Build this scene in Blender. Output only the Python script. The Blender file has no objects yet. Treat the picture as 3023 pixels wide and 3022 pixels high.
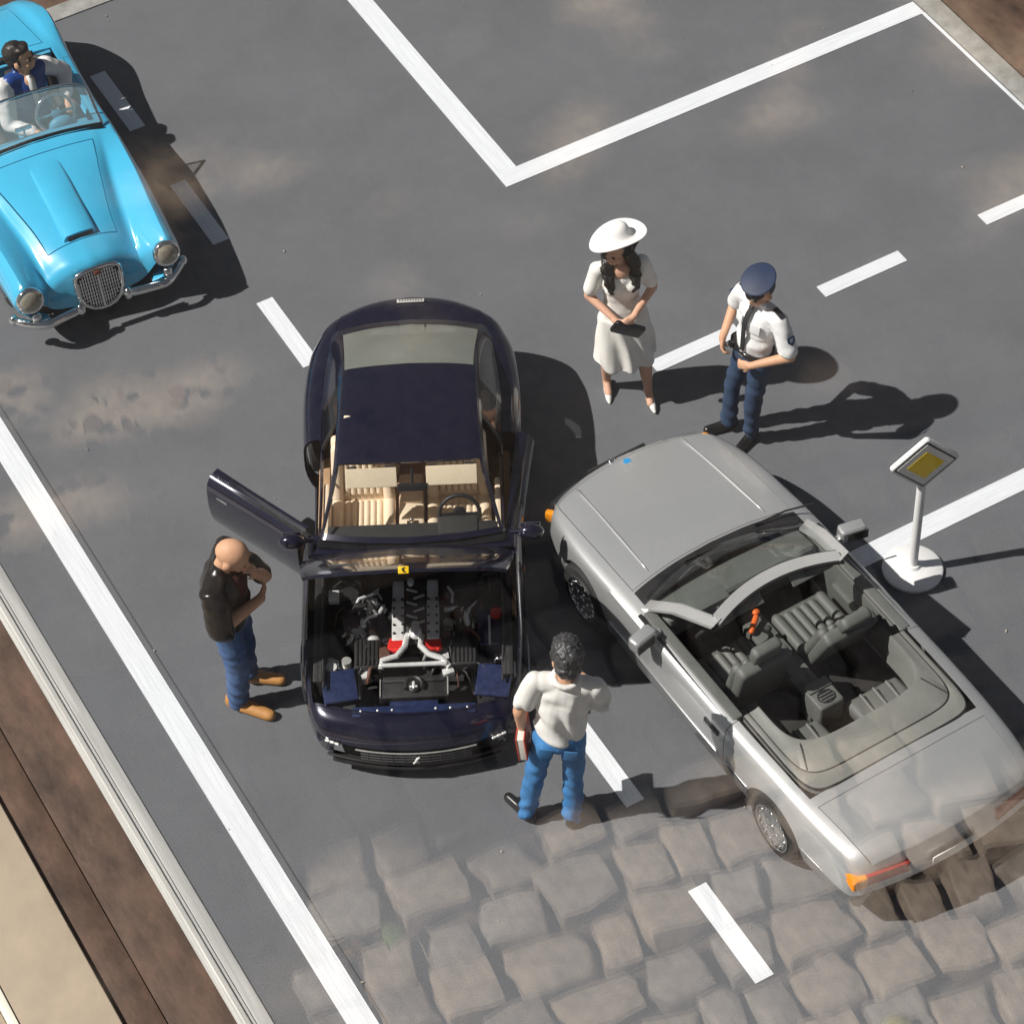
import bpy, bmesh, math, random
import numpy as np
from mathutils import Vector, Matrix, Euler, noise
R=math.radians
random.seed(7)
scene=bpy.context.scene
col=scene.collection
# ---------------------------------------------------------------- camera
cam_d=bpy.data.cameras.new('camera'); cam=bpy.data.objects.new('camera',cam_d); col.objects.link(cam); scene.camera=cam
cam_d.sensor_fit='HORIZONTAL'; cam_d.sensor_width=36.0; cam_d.lens=36.0*8450/3023
cam_d.clip_start=0.5; cam_d.clip_end=2000
_r=Vector((0.86766265,-0.49589857,-0.03530047)); _d=Vector((-0.39613308,-0.64670659,-0.65180455)); _f=Vector((0.3003999,0.57953015,-0.75756498))
cam.matrix_world=Matrix(((_r.x,-_d.x,-_f.x,-7.7324),(_r.y,-_d.y,-_f.y,-14.9173),(_r.z,-_d.z,-_f.z,19.5),(0,0,0,1)))
# ---------------------------------------------------------------- light
SUN_EL=49.0
SUN_TO=Vector((-0.9455*math.cos(R(SUN_EL)),0.3256*math.cos(R(SUN_EL)),math.sin(R(SUN_EL))))
w=bpy.data.worlds.new('World'); scene.world=w; w.use_nodes=True
nt=w.node_tree; bg=nt.nodes['Background']; sky=nt.nodes.new('ShaderNodeTexSky'); sky.sky_type='NISHITA'; sky.sun_disc=False
sky.sun_elevation=R(SUN_EL); sky.sun_rotation=R(-71); sky.ozone_density=.5
hs=nt.nodes.new('ShaderNodeHueSaturation'); hs.inputs['Saturation'].default_value=.5; nt.links.new(sky.outputs[0],hs.inputs['Color']); nt.links.new(hs.outputs[0],bg.inputs[0]); bg.inputs[1].default_value=0.032
sd=bpy.data.lights.new('sun','SUN'); sd.energy=4.6; sd.angle=R(0.5); sd.color=(1.0,0.955,0.89)
so=bpy.data.objects.new('sun',sd); col.objects.link(so); so.rotation_euler=(-SUN_TO).to_track_quat('-Z','Y').to_euler(); so.location=SUN_TO*60
vs=scene.view_settings; vs.view_transform='Standard'; vs.look='None'; vs.gamma=1; vs.exposure=0.55
# ---------------------------------------------------------------- materials
def mat(name,c,rough=.5,metal=0.,coat=0.,var=.06,scale=8.,bump=0.,bscale=60.,spec=.5,flake=0.,stretch=None,trans=0.):
    m=bpy.data.materials.new(name); m.use_nodes=True; n=m.node_tree.nodes; l=m.node_tree.links; b=n['Principled BSDF']
    tc=n.new('ShaderNodeTexCoord'); src=tc.outputs['Object']
    if stretch:
        mp=n.new('ShaderNodeMapping'); mp.inputs['Scale'].default_value=stretch; l.new(src,mp.inputs[0]); src=mp.outputs[0]
    nz=n.new('ShaderNodeTexNoise'); nz.inputs['Scale'].default_value=scale; nz.inputs['Detail'].default_value=6; nz.inputs['Roughness'].default_value=.65; l.new(src,nz.inputs['Vector'])
    rp=n.new('ShaderNodeValToRGB'); e=rp.color_ramp.elements; e[0].position=.3; e[1].position=.7
    e[0].color=tuple(max(0,x*(1-var)) for x in c)+(1,); e[1].color=tuple(min(1,x*(1+var)) for x in c)+(1,)
    l.new(nz.outputs['Fac'],rp.inputs[0]); l.new(rp.outputs[0],b.inputs['Base Color'])
    rr=n.new('ShaderNodeMapRange'); rr.inputs['To Min'].default_value=max(.02,rough*.85); rr.inputs['To Max'].default_value=min(1,rough*1.18); l.new(nz.outputs['Fac'],rr.inputs[0]); l.new(rr.outputs[0],b.inputs['Roughness'])
    b.inputs['Metallic'].default_value=metal; b.inputs['Coat Weight'].default_value=coat; b.inputs['Coat Roughness'].default_value=.04; b.inputs['Specular IOR Level'].default_value=spec
    if trans: b.inputs['Transmission Weight'].default_value=trans
    if bump or flake:
        n2=n.new('ShaderNodeTexNoise'); n2.inputs['Scale'].default_value=bscale; n2.inputs['Detail'].default_value=4; l.new(src,n2.inputs['Vector'])
        bp=n.new('ShaderNodeBump'); bp.inputs['Strength'].default_value=bump or flake; bp.inputs['Distance'].default_value=.01; l.new(n2.outputs['Fac'],bp.inputs['Height']); l.new(bp.outputs[0],b.inputs['Normal'])
    return m
def glass_sheet(name,tint=(1,1,1),f0=.04,gain=1.0,rough=0.0):
    # thin clear sheet: transparent + mirror reflection weighted by Fresnel (Schlick) at each face
    m=bpy.data.materials.new(name); m.use_nodes=True; n=m.node_tree.nodes; l=m.node_tree.links; n.clear()
    o=n.new('ShaderNodeOutputMaterial'); mx=n.new('ShaderNodeMixShader'); t=n.new('ShaderNodeBsdfTransparent'); g=n.new('ShaderNodeBsdfGlossy'); g.inputs['Roughness'].default_value=rough
    t.inputs[0].default_value=tuple(tint)+(1,)
    ge=n.new('ShaderNodeNewGeometry'); d=n.new('ShaderNodeVectorMath'); d.operation='DOT_PRODUCT'; l.new(ge.outputs['Normal'],d.inputs[0]); l.new(ge.outputs['Incoming'],d.inputs[1])
    def mt(op,a,b=None):
        q=n.new('ShaderNodeMath'); q.operation=op
        for i,v in enumerate((a,b)):
            if v is None: continue
            if hasattr(v,'links'): l.new(v,q.inputs[i])
            else: q.inputs[i].default_value=v
        return q.outputs[0]
    c=mt('ABSOLUTE',d.outputs['Value']); om=mt('SUBTRACT',1.0,c); p5=mt('POWER',om,5.0); f=mt('ADD',mt('MULTIPLY',p5,(1-f0)*gain),f0)
    l.new(f,mx.inputs[0]); l.new(t.outputs[0],mx.inputs[1]); l.new(g.outputs[0],mx.inputs[2]); l.new(mx.outputs[0],o.inputs[0])
    return m
# ---------------------------------------------------------------- mesh helpers
def link(name,data,parent=None,**pr):
    o=bpy.data.objects.new(name,data); col.objects.link(o)
    if parent: o.parent=parent
    for k,v in pr.items(): o[k]=v
    return o
def empty(name,loc=(0,0,0),rz=0,label=None,category=None,group=None):
    o=link(name,None); o.location=loc; o.rotation_euler=(0,0,rz); o.empty_display_size=.2
    if label: o['label']=label
    if category: o['category']=category
    if group: o['group']=group
    return o
def finish(me,smooth=35):
    me.shade_smooth()
    if smooth<180: me.set_sharp_from_angle(angle=R(smooth))
def from_bm(name,bm,m,parent=None,smooth=35,**pr):
    me=bpy.data.meshes.new(name); bm.to_mesh(me); bm.free(); me.materials.append(m); finish(me,smooth)
    return link(name,me,parent,**pr)
def rot(rx=0,ry=0,rz=0): return Euler((R(rx),R(ry),R(rz))).to_matrix().to_4x4()
def box(c,s,r=None,bev=.01,seg=2):
    def f(bm):
        T=Matrix.Translation(c)@(r or Matrix())@Matrix.Diagonal((s[0],s[1],s[2],1))
        v=bmesh.ops.create_cube(bm,size=1,matrix=T)['verts']
        if bev>0:
            es={e for x in v for e in x.link_edges}
            bmesh.ops.bevel(bm,geom=list(es),offset=min(bev,min(s)*.45),segments=seg,affect='EDGES',profile=.6)
    return f
def cyl(p,q,r1,r2=None,n=16,cap=True):
    def f(bm):
        a=Vector(p); b=Vector(q); d=b-a; L=d.length
        T=Matrix.Translation((a+b)/2)@d.to_track_quat('Z','Y').to_matrix().to_4x4()
        bmesh.ops.create_cone(bm,cap_ends=cap,segments=n,radius1=r1,radius2=r1 if r2 is None else r2,depth=L,matrix=T)
    return f
def ell(c,r,ro=None,u=16,v=10):
    def f(bm):
        bmesh.ops.create_uvsphere(bm,u_segments=u,v_segments=v,radius=1,matrix=Matrix.Translation(c)@(ro or Matrix())@Matrix.Diagonal((r[0],r[1],r[2],1)))
    return f
def cap(p,q,r1,r2=None,sx=1.,n=14):
    r2=r1 if r2 is None else r2
    def f(bm):
        a=Vector(p); b=Vector(q)
        k=max(2,int((b-a).length/(min(r1,r2)*.5))+1); k=min(k,14)
        cyl(a,b,r1,r2,n)(bm)
        ell(a,(r1,)*3,u=n,v=8)(bm); ell(b,(r2,)*3,u=n,v=8)(bm)
    return f
def tube(pts,r,n=8,closed=False):
    def f(bm):
        P=[Vector(p) for p in pts]; N=len(P); rings=[]; up=None
        for i,p in enumerate(P):
            a=P[(i-1)%N] if (closed or i>0) else p; b=P[(i+1)%N] if (closed or i<N-1) else p
            t=(b-a).normalized()
            if up is None: up=t.orthogonal().normalized()
            up=(up-t*up.dot(t)).normalized(); s=t.cross(up)
            rr=r[i] if isinstance(r,(list,tuple)) else r
            rings.append([bm.verts.new(p+(up*math.cos(2*math.pi*j/n)+s*math.sin(2*math.pi*j/n))*rr) for j in range(n)])
        M=N if closed else N-1
        for i in range(M):
            A=rings[i];B=rings[(i+1)%N]
            for j in range(n): bm.faces.new((A[j],A[(j+1)%n],B[(j+1)%n],B[j]))
        if not closed: bm.faces.new(list(reversed(rings[0]))); bm.faces.new(rings[-1])
    return f
def strip(pts,wv,tv,):   # ribbon with rectangular section along pts; wv,tv full width / thickness vectors
    def f(bm):
        wvv=Vector(wv)/2; t=Vector(tv)/2; rings=[]
        for p in pts:
            p=Vector(p); rings.append([bm.verts.new(p+a) for a in (-wvv-t,wvv-t,wvv+t,-wvv+t)])
        for A,B in zip(rings,rings[1:]):
            for j in range(4): bm.faces.new((A[j],A[(j+1)%4],B[(j+1)%4],B[j]))
        bm.faces.new(list(reversed(rings[0]))); bm.faces.new(rings[-1]); 
        bmesh.ops.recalc_face_normals(bm,faces=bm.faces[:])
    return f
def lathe(prof,c=(0,0,0),ax=None,n=32):
    def f(bm):
        T=Matrix.Translation(c)@(ax or Matrix()); rings=[]
        for (r,z) in prof: rings.append([bm.verts.new(T@Vector((r*math.cos(2*math.pi*j/n),r*math.sin(2*math.pi*j/n),z))) for j in range(n)])
        for A,B in zip(rings,rings[1:]):
            for j in range(n): bm.faces.new((A[j],A[(j+1)%n],B[(j+1)%n],B[j]))
        if prof[0][0]>1e-5: bm.faces.new(list(reversed(rings[0])))
        if prof[-1][0]>1e-5: bm.faces.new(rings[-1])
        bmesh.ops.remove_doubles(bm,verts=[v for r_ in rings for v in r_],dist=1e-6)
    return f
def prism(poly,z0,z1,T=None,bev=0):   # polygon in local xy extruded z0..z1
    def f(bm):
        M=T or Matrix(); a=[bm.verts.new(M@Vector((x,y,z0))) for x,y in poly]; b=[bm.verts.new(M@Vector((x,y,z1))) for x,y in poly]; n=len(poly)
        fs=[bm.faces.new(list(reversed(a))),bm.faces.new(b)]+[bm.faces.new((a[i],a[(i+1)%n],b[(i+1)%n],b[i])) for i in range(n)]
        bmesh.ops.recalc_face_normals(bm,faces=fs)
        if bev: bmesh.ops.bevel(bm,geom=list(fs[1].edges)+list(fs[0].edges),offset=bev,segments=2,affect='EDGES')
    return f
def islands(bm,tol=.004):
    """groups of loose pieces whose boxes touch"""
    bm.verts.index_update(); seen=set(); gs=[]
    for v in bm.verts:
        if v.index in seen: continue
        st=[v]; seen.add(v.index); comp=[]
        while st:
            a=st.pop(); comp.append(a)
            for e in a.link_edges:
                b=e.other_vert(a)
                if b.index not in seen: seen.add(b.index); st.append(b)
        co=np.array([c.co[:] for c in comp]); gs.append([comp,co.min(0)-(tol or 0)/2,co.max(0)+(tol or 0)/2])
    ch=tol is not None
    while ch:
        ch=False
        for i in range(len(gs)):
            for j in range(len(gs)-1,i,-1):
                if (gs[i][1]<=gs[j][2]).all() and (gs[j][1]<=gs[i][2]).all():
                    gs[i]=[gs[i][0]+gs[j][0],np.minimum(gs[i][1],gs[j][1]),np.maximum(gs[i][2],gs[j][2])]; del gs[j]; ch=True
    return gs
def part(name,m,parent,*cmds,smooth=35,xf=None,**pr):
    """one part; pieces that stand apart become parts of their own with the same name"""
    bm=bmesh.new()
    for c in cmds: c(bm)
    if xf is not None: bm.transform(xf)
    gs=islands(bm) if len(cmds)>1 and parent is not None else []
    if len(gs)<2: return from_bm(name,bm,m,parent,smooth,**pr)
    gs.sort(key=lambda g:-float(np.prod(g[2]-g[1]))); first=None
    for g in gs:
        b=bmesh.new(); mp={}
        for v in g[0]: mp[v.index]=b.verts.new(v.co)
        fs={f for v in g[0] for f in v.link_faces}
        for f in fs: b.faces.new([mp[v.index] for v in f.verts])
        o=from_bm(name,b,m,parent,smooth,**pr); first=first or o
    bm.free(); return first
def apply_mods(name,me,setup,cutters=()):
    """evaluate a temporary object with modifiers and keep only the resulting mesh"""
    t=bpy.data.objects.new('tmp',me); col.objects.link(t); setup(t)
    cs=[]
    for c in cutters:
        bm=bmesh.new(); c(bm); cm=bpy.data.meshes.new('cut'); bm.to_mesh(cm); bm.free(); co=bpy.data.objects.new('cut',cm); col.objects.link(co); cs.append(co)
        md=t.modifiers.new('b','BOOLEAN'); md.operation='DIFFERENCE'; md.object=co; md.solver='EXACT'
    dg=bpy.context.evaluated_depsgraph_get(); dg.update()
    out=bpy.data.meshes.new_from_object(t.evaluated_get(dg)); out.name=name
    bpy.data.objects.remove(t); bpy.data.meshes.remove(me)
    for co in cs: cm=co.data; bpy.data.objects.remove(co); bpy.data.meshes.remove(cm)
    return out
def blob(name,m,parent,cmds,voxel=.014,it=6,wr=0.,wf=9.,fold=None,seed=0.,smooth=180,adapt=0,**pr):
    """one continuous surface grown over overlapping shapes"""
    bm=bmesh.new()
    for c in cmds: c(bm)
    me=bpy.data.meshes.new(name); bm.to_mesh(me); bm.free()
    def su(t):
        md=t.modifiers.new('r','REMESH'); md.mode='VOXEL'; md.voxel_size=voxel; md.adaptivity=adapt
        if it: s=t.modifiers.new('s','SMOOTH'); s.factor=.5; s.iterations=it
    me=apply_mods(name,me,su)
    if wr or fold:
        nv=len(me.vertices); co=[v.co.copy() for v in me.vertices]; no=[v.normal.copy() for v in me.vertices]
        for i,v in enumerate(me.vertices):
            d=0.
            if wr: d+=wr*noise.noise(co[i]*wf+Vector((seed,seed*2,0)))+wr*.5*noise.noise(co[i]*wf*2.3+Vector((seed,0,3)))
            if fold: d+=fold(co[i])
            v.co=co[i]+no[i]*d
    me.materials.clear(); me.materials.append(m); finish(me,smooth)
    return link(name,me,parent,**pr)
def copy_tree(o,parent=None):
    c=o.copy(); col.objects.link(c); c.parent=parent
    for ch in list(o.children): copy_tree(ch,c)
    return c
# loft --------------------------------------------------------------
def pchip(x,Y,q):
    x=np.asarray(x,float); Y=np.asarray(Y,float); q=np.asarray(q,float)
    h=np.diff(x); sh=(-1,)+(1,)*(Y.ndim-1); H=h.reshape(sh); d=np.diff(Y,axis=0)/H
    m=np.zeros_like(Y)
    if len(x)>2:
        a=d[:-1]; b=d[1:]; w1=(2*H[1:]+H[:-1]); w2=(H[1:]+2*H[:-1])
        with np.errstate(divide='ignore',invalid='ignore'):
            hm=(w1+w2)/(w1/a+w2/b)
        m[1:-1]=np.where(a*b>0,hm,0)
    m[0]=d[0]; m[-1]=d[-1]
    i=np.clip(np.searchsorted(x,q,side='right')-1,0,len(x)-2); t=((q-x[i])/h[i]).reshape(sh); hh=h[i].reshape(sh)
    return (2*t**3-3*t**2+1)*Y[i]+(t**3-2*t**2+t)*hh*m[i]+(-2*t**3+3*t**2)*Y[i+1]+(t**3-t**2)*hh*m[i+1]
class Loft:
    """stations: (s, ys, zs, bow[, extra ds]); half section from sill (k=0) to centre line"""
    def __init__(self,st,cuts,ds=.06,sub=3,W=.96):
        ss=[a[0] for a in st]; A=[]
        for a in st:
            ys=np.array(a[1],float); zs=np.array(a[2],float); b=a[3] if len(a)>3 else 0; e=np.array(a[4]) if len(a)>4 else 0
            A.append(np.stack([a[0]+b*(ys/W)**2+e,ys,zs],-1))
        A=np.array(A)
        keys=sorted(set([round(x,4) for x in list(ss)+list(cuts)])); q=[]
        for a,b in zip(keys,keys[1:]):
            k=max(1,int(math.ceil((b-a)/ds))); q+=[a+(b-a)*i/k for i in range(k)]
        q.append(keys[-1]); self.q=np.array(q)
        B=pchip(ss,A,self.q)                    # nu,K,3
        K=B.shape[1]; vq=np.linspace(0,K-1,(K-1)*sub+1); C=pchip(np.arange(K),np.swapaxes(B,0,1),vq)   # nv,nu,3
        C=np.swapaxes(C,0,1); self.vq=vq
        full=np.concatenate([C,C[:,-2::-1]*np.array([1,-1,1])],1)   # s,y,z
        self.kk=np.concatenate([vq,-vq[-2::-1]]); self.K=K-1
        self.P=np.stack([full[...,1],full[...,0],full[...,2]],-1)     # local x=left, y=s, z
        self.nv=full.shape[1]
    def cells(self,fn):
        D={}
        for i in range(len(self.q)-1):
            s=(self.q[i]+self.q[i+1])/2
            for j in range(self.nv-1):
                k=(abs(self.kk[j])+abs(self.kk[j+1]))/2; side=1 if j<(self.nv-1)/2 else -1
                nm=fn(s,k,side)
                if nm: D.setdefault(nm,[]).append((i,j))
        return D
    def mesh(self,name,cells,gap=.006,thick=.02,cutters=()):
        ids={}; V=[]; Fc=[]
        def vid(i,j):
            if (i,j) not in ids: ids[(i,j)]=len(V); V.append(tuple(self.P[i,j]))
            return ids[(i,j)]
        for i,j in cells: Fc.append((vid(i,j),vid(i+1,j),vid(i+1,j+1),vid(i,j+1)))
        me=bpy.data.meshes.new(name); me.from_pydata(V,[],Fc)
        bm=bmesh.new(); bm.from_mesh(me); bmesh.ops.remove_doubles(bm,verts=bm.verts[:],dist=1e-5)
        if gap>0:
            r=bmesh.ops.inset_region(bm,faces=bm.faces[:],thickness=gap,use_boundary=True,use_even_offset=True)
            bmesh.ops.delete(bm,geom=r['faces'],context='FACES')
        bm.to_mesh(me); bm.free()
        def su(t):
            if thick: md=t.modifiers.new('s','SOLIDIFY'); md.thickness=thick; md.offset=-1
        return apply_mods(name,me,su,cutters)
    def panel(self,name,cells,m,parent,gap=.006,thick=.02,cutters=(),smooth=40,xf=None,**pr):
        me=self.mesh(name,cells,gap,thick,cutters); me.materials.clear(); me.materials.append(m)
        if xf is not None: me.transform(xf)
        bm=bmesh.new(); bm.from_mesh(me); gs=islands(bm,None)
        if len(gs)<2: bm.free(); finish(me,smooth); return link(name,me,parent,**pr)
        gs.sort(key=lambda g:-len(g[0])); first=None
        for g in gs:
            if len(g[0])<6: continue
            b=bmesh.new(); mp={v.index:b.verts.new(v.co) for v in g[0]}
            for f in {f for v in g[0] for f in v.link_faces}: b.faces.new([mp[v.index] for v in f.verts])
            o=from_bm(name,b,m,parent,smooth,**pr); first=first or o
        bm.free(); bpy.data.meshes.remove(me); return first
# ================================================================ SETTING
Z_OUT=-7.5
def rough_stone_mat(name,c):
    return mat(name,c,.85,var=.40,scale=4.5,bump=1.0,bscale=7)
# board painted as a road ----------------------------------------------------
def road_mat():
    m=mat('road_paint',(.122,.128,.139),.62,var=.09,scale=.9,bump=.12,bscale=240,spec=.35)
    n=m.node_tree.nodes; l=m.node_tree.links; b=n['Principled BSDF']
    rp=[x for x in n if x.type=='VALTORGB'][0]
    tc=[x for x in n if x.type=='TEX_COORD'][0]
    fn=n.new('ShaderNodeTexNoise'); fn.inputs['Scale'].default_value=95; fn.inputs['Detail'].default_value=3; l.new(tc.outputs['Object'],fn.inputs['Vector'])
    fr=n.new('ShaderNodeMapRange'); fr.inputs['From Min'].default_value=.25; fr.inputs['From Max'].default_value=.75; fr.inputs['To Min'].default_value=.66; fr.inputs['To Max'].default_value=1.34; l.new(fn.outputs['Fac'],fr.inputs[0])
    mm=n.new('ShaderNodeMix'); mm.data_type='RGBA'; mm.blend_type='MULTIPLY'; mm.inputs[0].default_value=1
    l.new(rp.outputs[0],mm.inputs[6]); l.new(fr.outputs[0],mm.inputs[7])
    # pale dusty specks and scuffs
    vo=n.new('ShaderNodeTexNoise'); vo.inputs['Scale'].default_value=5.5; vo.inputs['Detail'].default_value=8; vo.inputs['Roughness'].default_value=.75; l.new(tc.outputs['Object'],vo.inputs['Vector'])
    vr=n.new('ShaderNodeMapRange'); vr.inputs['From Min'].default_value=.58; vr.inputs['From Max'].default_value=.80; vr.inputs['To Max'].default_value=.24; l.new(vo.outputs['Fac'],vr.inputs[0])
    m2=n.new('ShaderNodeMix'); m2.data_type='RGBA'; l.new(vr.outputs[0],m2.inputs[0]); l.new(mm.outputs[2],m2.inputs[6]); m2.inputs[7].default_value=(.24,.225,.20,1)
    l.new(m2.outputs[2],b.inputs['Base Color'])
    return m
M_road=road_mat()
M_white=mat('marking_white',(.68,.71,.745),.6,var=.14,scale=2.0,stretch=(26,.8,1),bump=.1,bscale=40)
M_whiteb=mat('marking_white_cross',(.68,.71,.745),.6,var=.14,scale=2.0,stretch=(.8,26,1),bump=.1,bscale=40)
M_alu=mat('brushed_aluminium',(.52,.52,.50),.36,metal=.15,var=.22,scale=2.0,stretch=(14,.5,14),bump=.15,bscale=30)
M_alub=mat('worn_aluminium',(.36,.36,.34),.5,metal=.35,var=.25,scale=3.0,stretch=(2.,2.,1),bump=.3,bscale=25)
M_wood=mat('brown_wood',(.085,.050,.034),.6,var=.55,scale=2.6,stretch=(1.6,.7,1),bump=.4,bscale=12)
M_tan=mat('tan_painted_wood',(.41,.335,.25),.62,var=.10,scale=2.2,bump=.5,bscale=7)
M_cream=mat('lit_edge_cream',(.88,.85,.72),.5,var=.1,scale=3)  # sunlight on the ledge edge, painted as cream
road=part('road',M_road,None,box((1.465,-1.0,-.16),(11.35,19.0,.32),bev=0),smooth=30,kind='structure')
def mark(x0,x1,y0,y1,m=None,name='road_marking'):
    hx=(x1-x0)/2; hy=(y1-y0)/2; o=part(name,m or M_white,road,box((0,0,0),(x1-x0,y1-y0,.006),bev=0)); o.location=((x0+x1)/2,(y0+y1)/2,.004); return o
mark(-3.72,-3.50,-10.4,8.48)
st=7.49
for i in range(9):
    y1=7.49-i*1.955; mark(-.79,-.62,y1-1.0,y1)
mark(2.07,2.30,3.94,8.48); mark(2.07,7.12,3.73,3.94,M_whiteb)
for i in range(3): mark(2.02+i*1.885,2.02+i*1.885+.94,.78,.94,M_whiteb)
mark(2.10,7.12,-2.18,-1.97,M_whiteb)
mark(7.09,7.125,-10.4,3.73)
# fine lines left where masking tape was pulled off
M_edge=mat('tape_edge',(.09,.094,.098),.7)
for x in (-3.455,): mark(x,x+.012,-10.4 if x<2 else 3.95,8.48,M_edge,'tape_edge_line')
# aluminium edging of the board ----------------------------------------------
def rail(name,profile,y0,y1,m,label):
    bm=bmesh.new(); A=[bm.verts.new((x,y0,z)) for x,z in profile]; B=[bm.verts.new((x,y1,z)) for x,z in profile]; n=len(profile)
    for i in range(n): bm.faces.new((A[i],A[(i+1)%n],B[(i+1)%n],B[i]))
    bm.faces.new(A); bm.faces.new(list(reversed(B))); bmesh.ops.recalc_face_normals(bm,faces=bm.faces[:])
    return from_bm(name,bm,m,None,20,label=label,category='metal rail')
pf=[(-4.208,-.34),(-4.208,.012),(-4.225,.018),(-4.31,.018),(-4.316,.008),(-4.326,.008),(-4.330,.020),(-4.345,.020),(-4.349,.008),(-4.358,.008),(-4.366,.034),(-4.384,.034),(-4.392,.006)]
z=.0
for i in range(5): pf+=[(-4.392,z-.02),(-4.404,z-.03),(-4.404,z-.05),(-4.392,z-.06)]; z-=.062
pf+=[(-4.392,-.34)]
rail('metal_rail',pf,-10.5,8.76,M_alu,'long ribbed aluminium rail along the left edge of the road board')
part('metal_rail',M_alub,None,box((7.26,-1.0,-.15),(.23,19.2,.33),bev=.012),label='flat worn grey edge rail at the upper right corner of the road board',category='metal rail')
part('metal_rail',M_alub,None,box((1.465,8.625,-.15),(11.34,.24,.33),bev=.012),label='flat worn grey edge rail behind the blue car at the top',category='metal rail')
# case floor, sill, plinth, pane ---------------------------------------------
fl=empty('case_floor'); fl['kind']='structure'
for i in range(14):
    part('floor_plank',M_wood,fl,box((-4.2+i*1.35+.0,2.0,-.36),(1.34,40,.07),bev=.006)).location.z=random.uniform(-.004,.004)
part('floor_plank',M_wood,fl,box((-5.035,2.0,-.36),(.31,40,.07),bev=.006))
beam=empty('window_sill',(0,0,0),0,'tan painted wooden ledge of the display case in the lower left corner','window sill')
part('board',M_tan,beam,box((-5.545,-2,-.44),(.71,44,.34),bev=.02,seg=3))
part('lit_edge_strip',M_cream,beam,box((-5.945,-2,-.43),(.08,44,.36),bev=.02))  # strip added in cream to stand for the sunlit edge of the ledge
part('outer_board',M_tan,beam,box((-6.55,-2,-.45),(1.12,44,.34),bev=.02))
# the front of the case: a coated pane standing at an angle to the road board
PN=Vector((.1736,.9848,0)); PT=Vector((.9848,-.1736,0)); PC=-7.3      # pane normal (into the case), direction, offset
def clip(o):
    """cut what would poke out through the front of the case"""
    bm=bmesh.new(); bm.from_mesh(o.data); pc=PN*(PC+.25)-o.location
    bmesh.ops.bisect_plane(bm,geom=bm.verts[:]+bm.edges[:]+bm.faces[:],plane_co=pc,plane_no=PN,clear_inner=True)
    es=[e for e in bm.edges if e.is_boundary]
    if es: bmesh.ops.holes_fill(bm,edges=es,sides=60)
    bm.to_mesh(o.data); bm.free(); finish(o.data,25)
for o in list(bpy.data.objects):
    if o.type=='MESH' and (o.name.split('.')[0] in ('road','road_marking','tape_edge_line','metal_rail','floor_plank','board','lit_edge_strip','outer_board')): clip(o)
for o in [o for o in bpy.data.objects if o.type=='MESH' and len(o.data.vertices)==0]: bpy.data.objects.remove(o)
TZ=Matrix.Rotation(R(-10),4,'Z')
part('plinth',mat('plinth_paint',(.42,.33,.24),.7,var=.15,scale=1.5),None,box(PN*(PC+.6)+PT*4+Vector((0,0,-3.95)),(60,.9,7.0),TZ,.02),kind='structure')
M_pane=glass_sheet('coated_pane',f0=.125)
part('glass_pane',M_pane,None,box(PN*PC+PT*3+Vector((0,0,6.6)),(50,.03,14.0),TZ,0),smooth=30,label='clear glass pane of the display case mirroring cobblestones outside',category='glass pane')
# pavement outside the case, mirrored in the panes ------------------------------
def G(a,b,z=0): return PT*a+PN*(PC-b)+Vector((0,0,Z_OUT+z))      # a along the glass, b metres out from it
M_soil=mat('sandy_soil',(.11,.083,.062),.95,var=.55,scale=3.5,bump=1.0,bscale=14)
pav=part('pavement',M_soil,None,box(PN*(PC-60)+Vector((0,0,Z_OUT-.5)),(260,121,.72),TZ,0),kind='structure')
part('added_pale_ground',mat('pale_fleck_ground',(.40,.30,.205),.95,var=.4,scale=5,bump=1,bscale=20),None,box(PN*(PC-37)+Vector((0,0,Z_OUT-.12)),(120,48,.02),TZ,0),kind='structure')  # pale sheet added to brighten the sun flecks mirrored in the pane
M_st=[rough_stone_mat('cobble_%d'%i,c) for i,c in enumerate([(.40,.32,.25),(.34,.28,.23),(.44,.35,.27),(.37,.315,.265)])]
svar=[]
for i in range(14):
    bm=bmesh.new(); sx,sy=random.uniform(.84,.98),random.uniform(.84,.98)
    box((0,0,-.16),(sx,sy,.36),bev=.075,seg=2)(bm)
    bmesh.ops.subdivide_edges(bm,edges=[e for e in bm.edges if e.calc_length()>.3],cuts=2,use_grid_fill=True)
    for v in bm.verts:
        n_=noise.noise_vector(v.co*2.1+Vector((i*7.3,0,0))); m_=noise.noise_vector(v.co*6+Vector((i*3.1,5,0))); v.co+=Vector((n_.x*.15,n_.y*.15,n_.z*.07))+m_*.025
    me=bpy.data.meshes.new('stone'); bm.to_mesh(me); bm.free(); me.materials.append(M_st[i%4]); finish(me,50); svar.append(me)
ns=0
for r_ in range(0,14):
    t=-3.2+random.random()
    while t<12:
        wd=random.uniform(.46,.98); hh=random.uniform(.58,.74); a_=t+wd/2; b_=2.9+r_*.71+random.uniform(-.08,.08)+.10*math.sin(a_*.8); t+=wd+.05
        if ns>294: continue
        o=link('stone',random.choice(svar),pav); o.location=G(a_,b_,.14+random.uniform(-.08,.05)); o.rotation_euler=(R(random.uniform(-5,5)),R(random.uniform(-5,5)),R(-10)+R(random.uniform(-10,10))+random.choice((0,math.pi)))
        o.scale=(wd,hh,1); ns+=1
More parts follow.
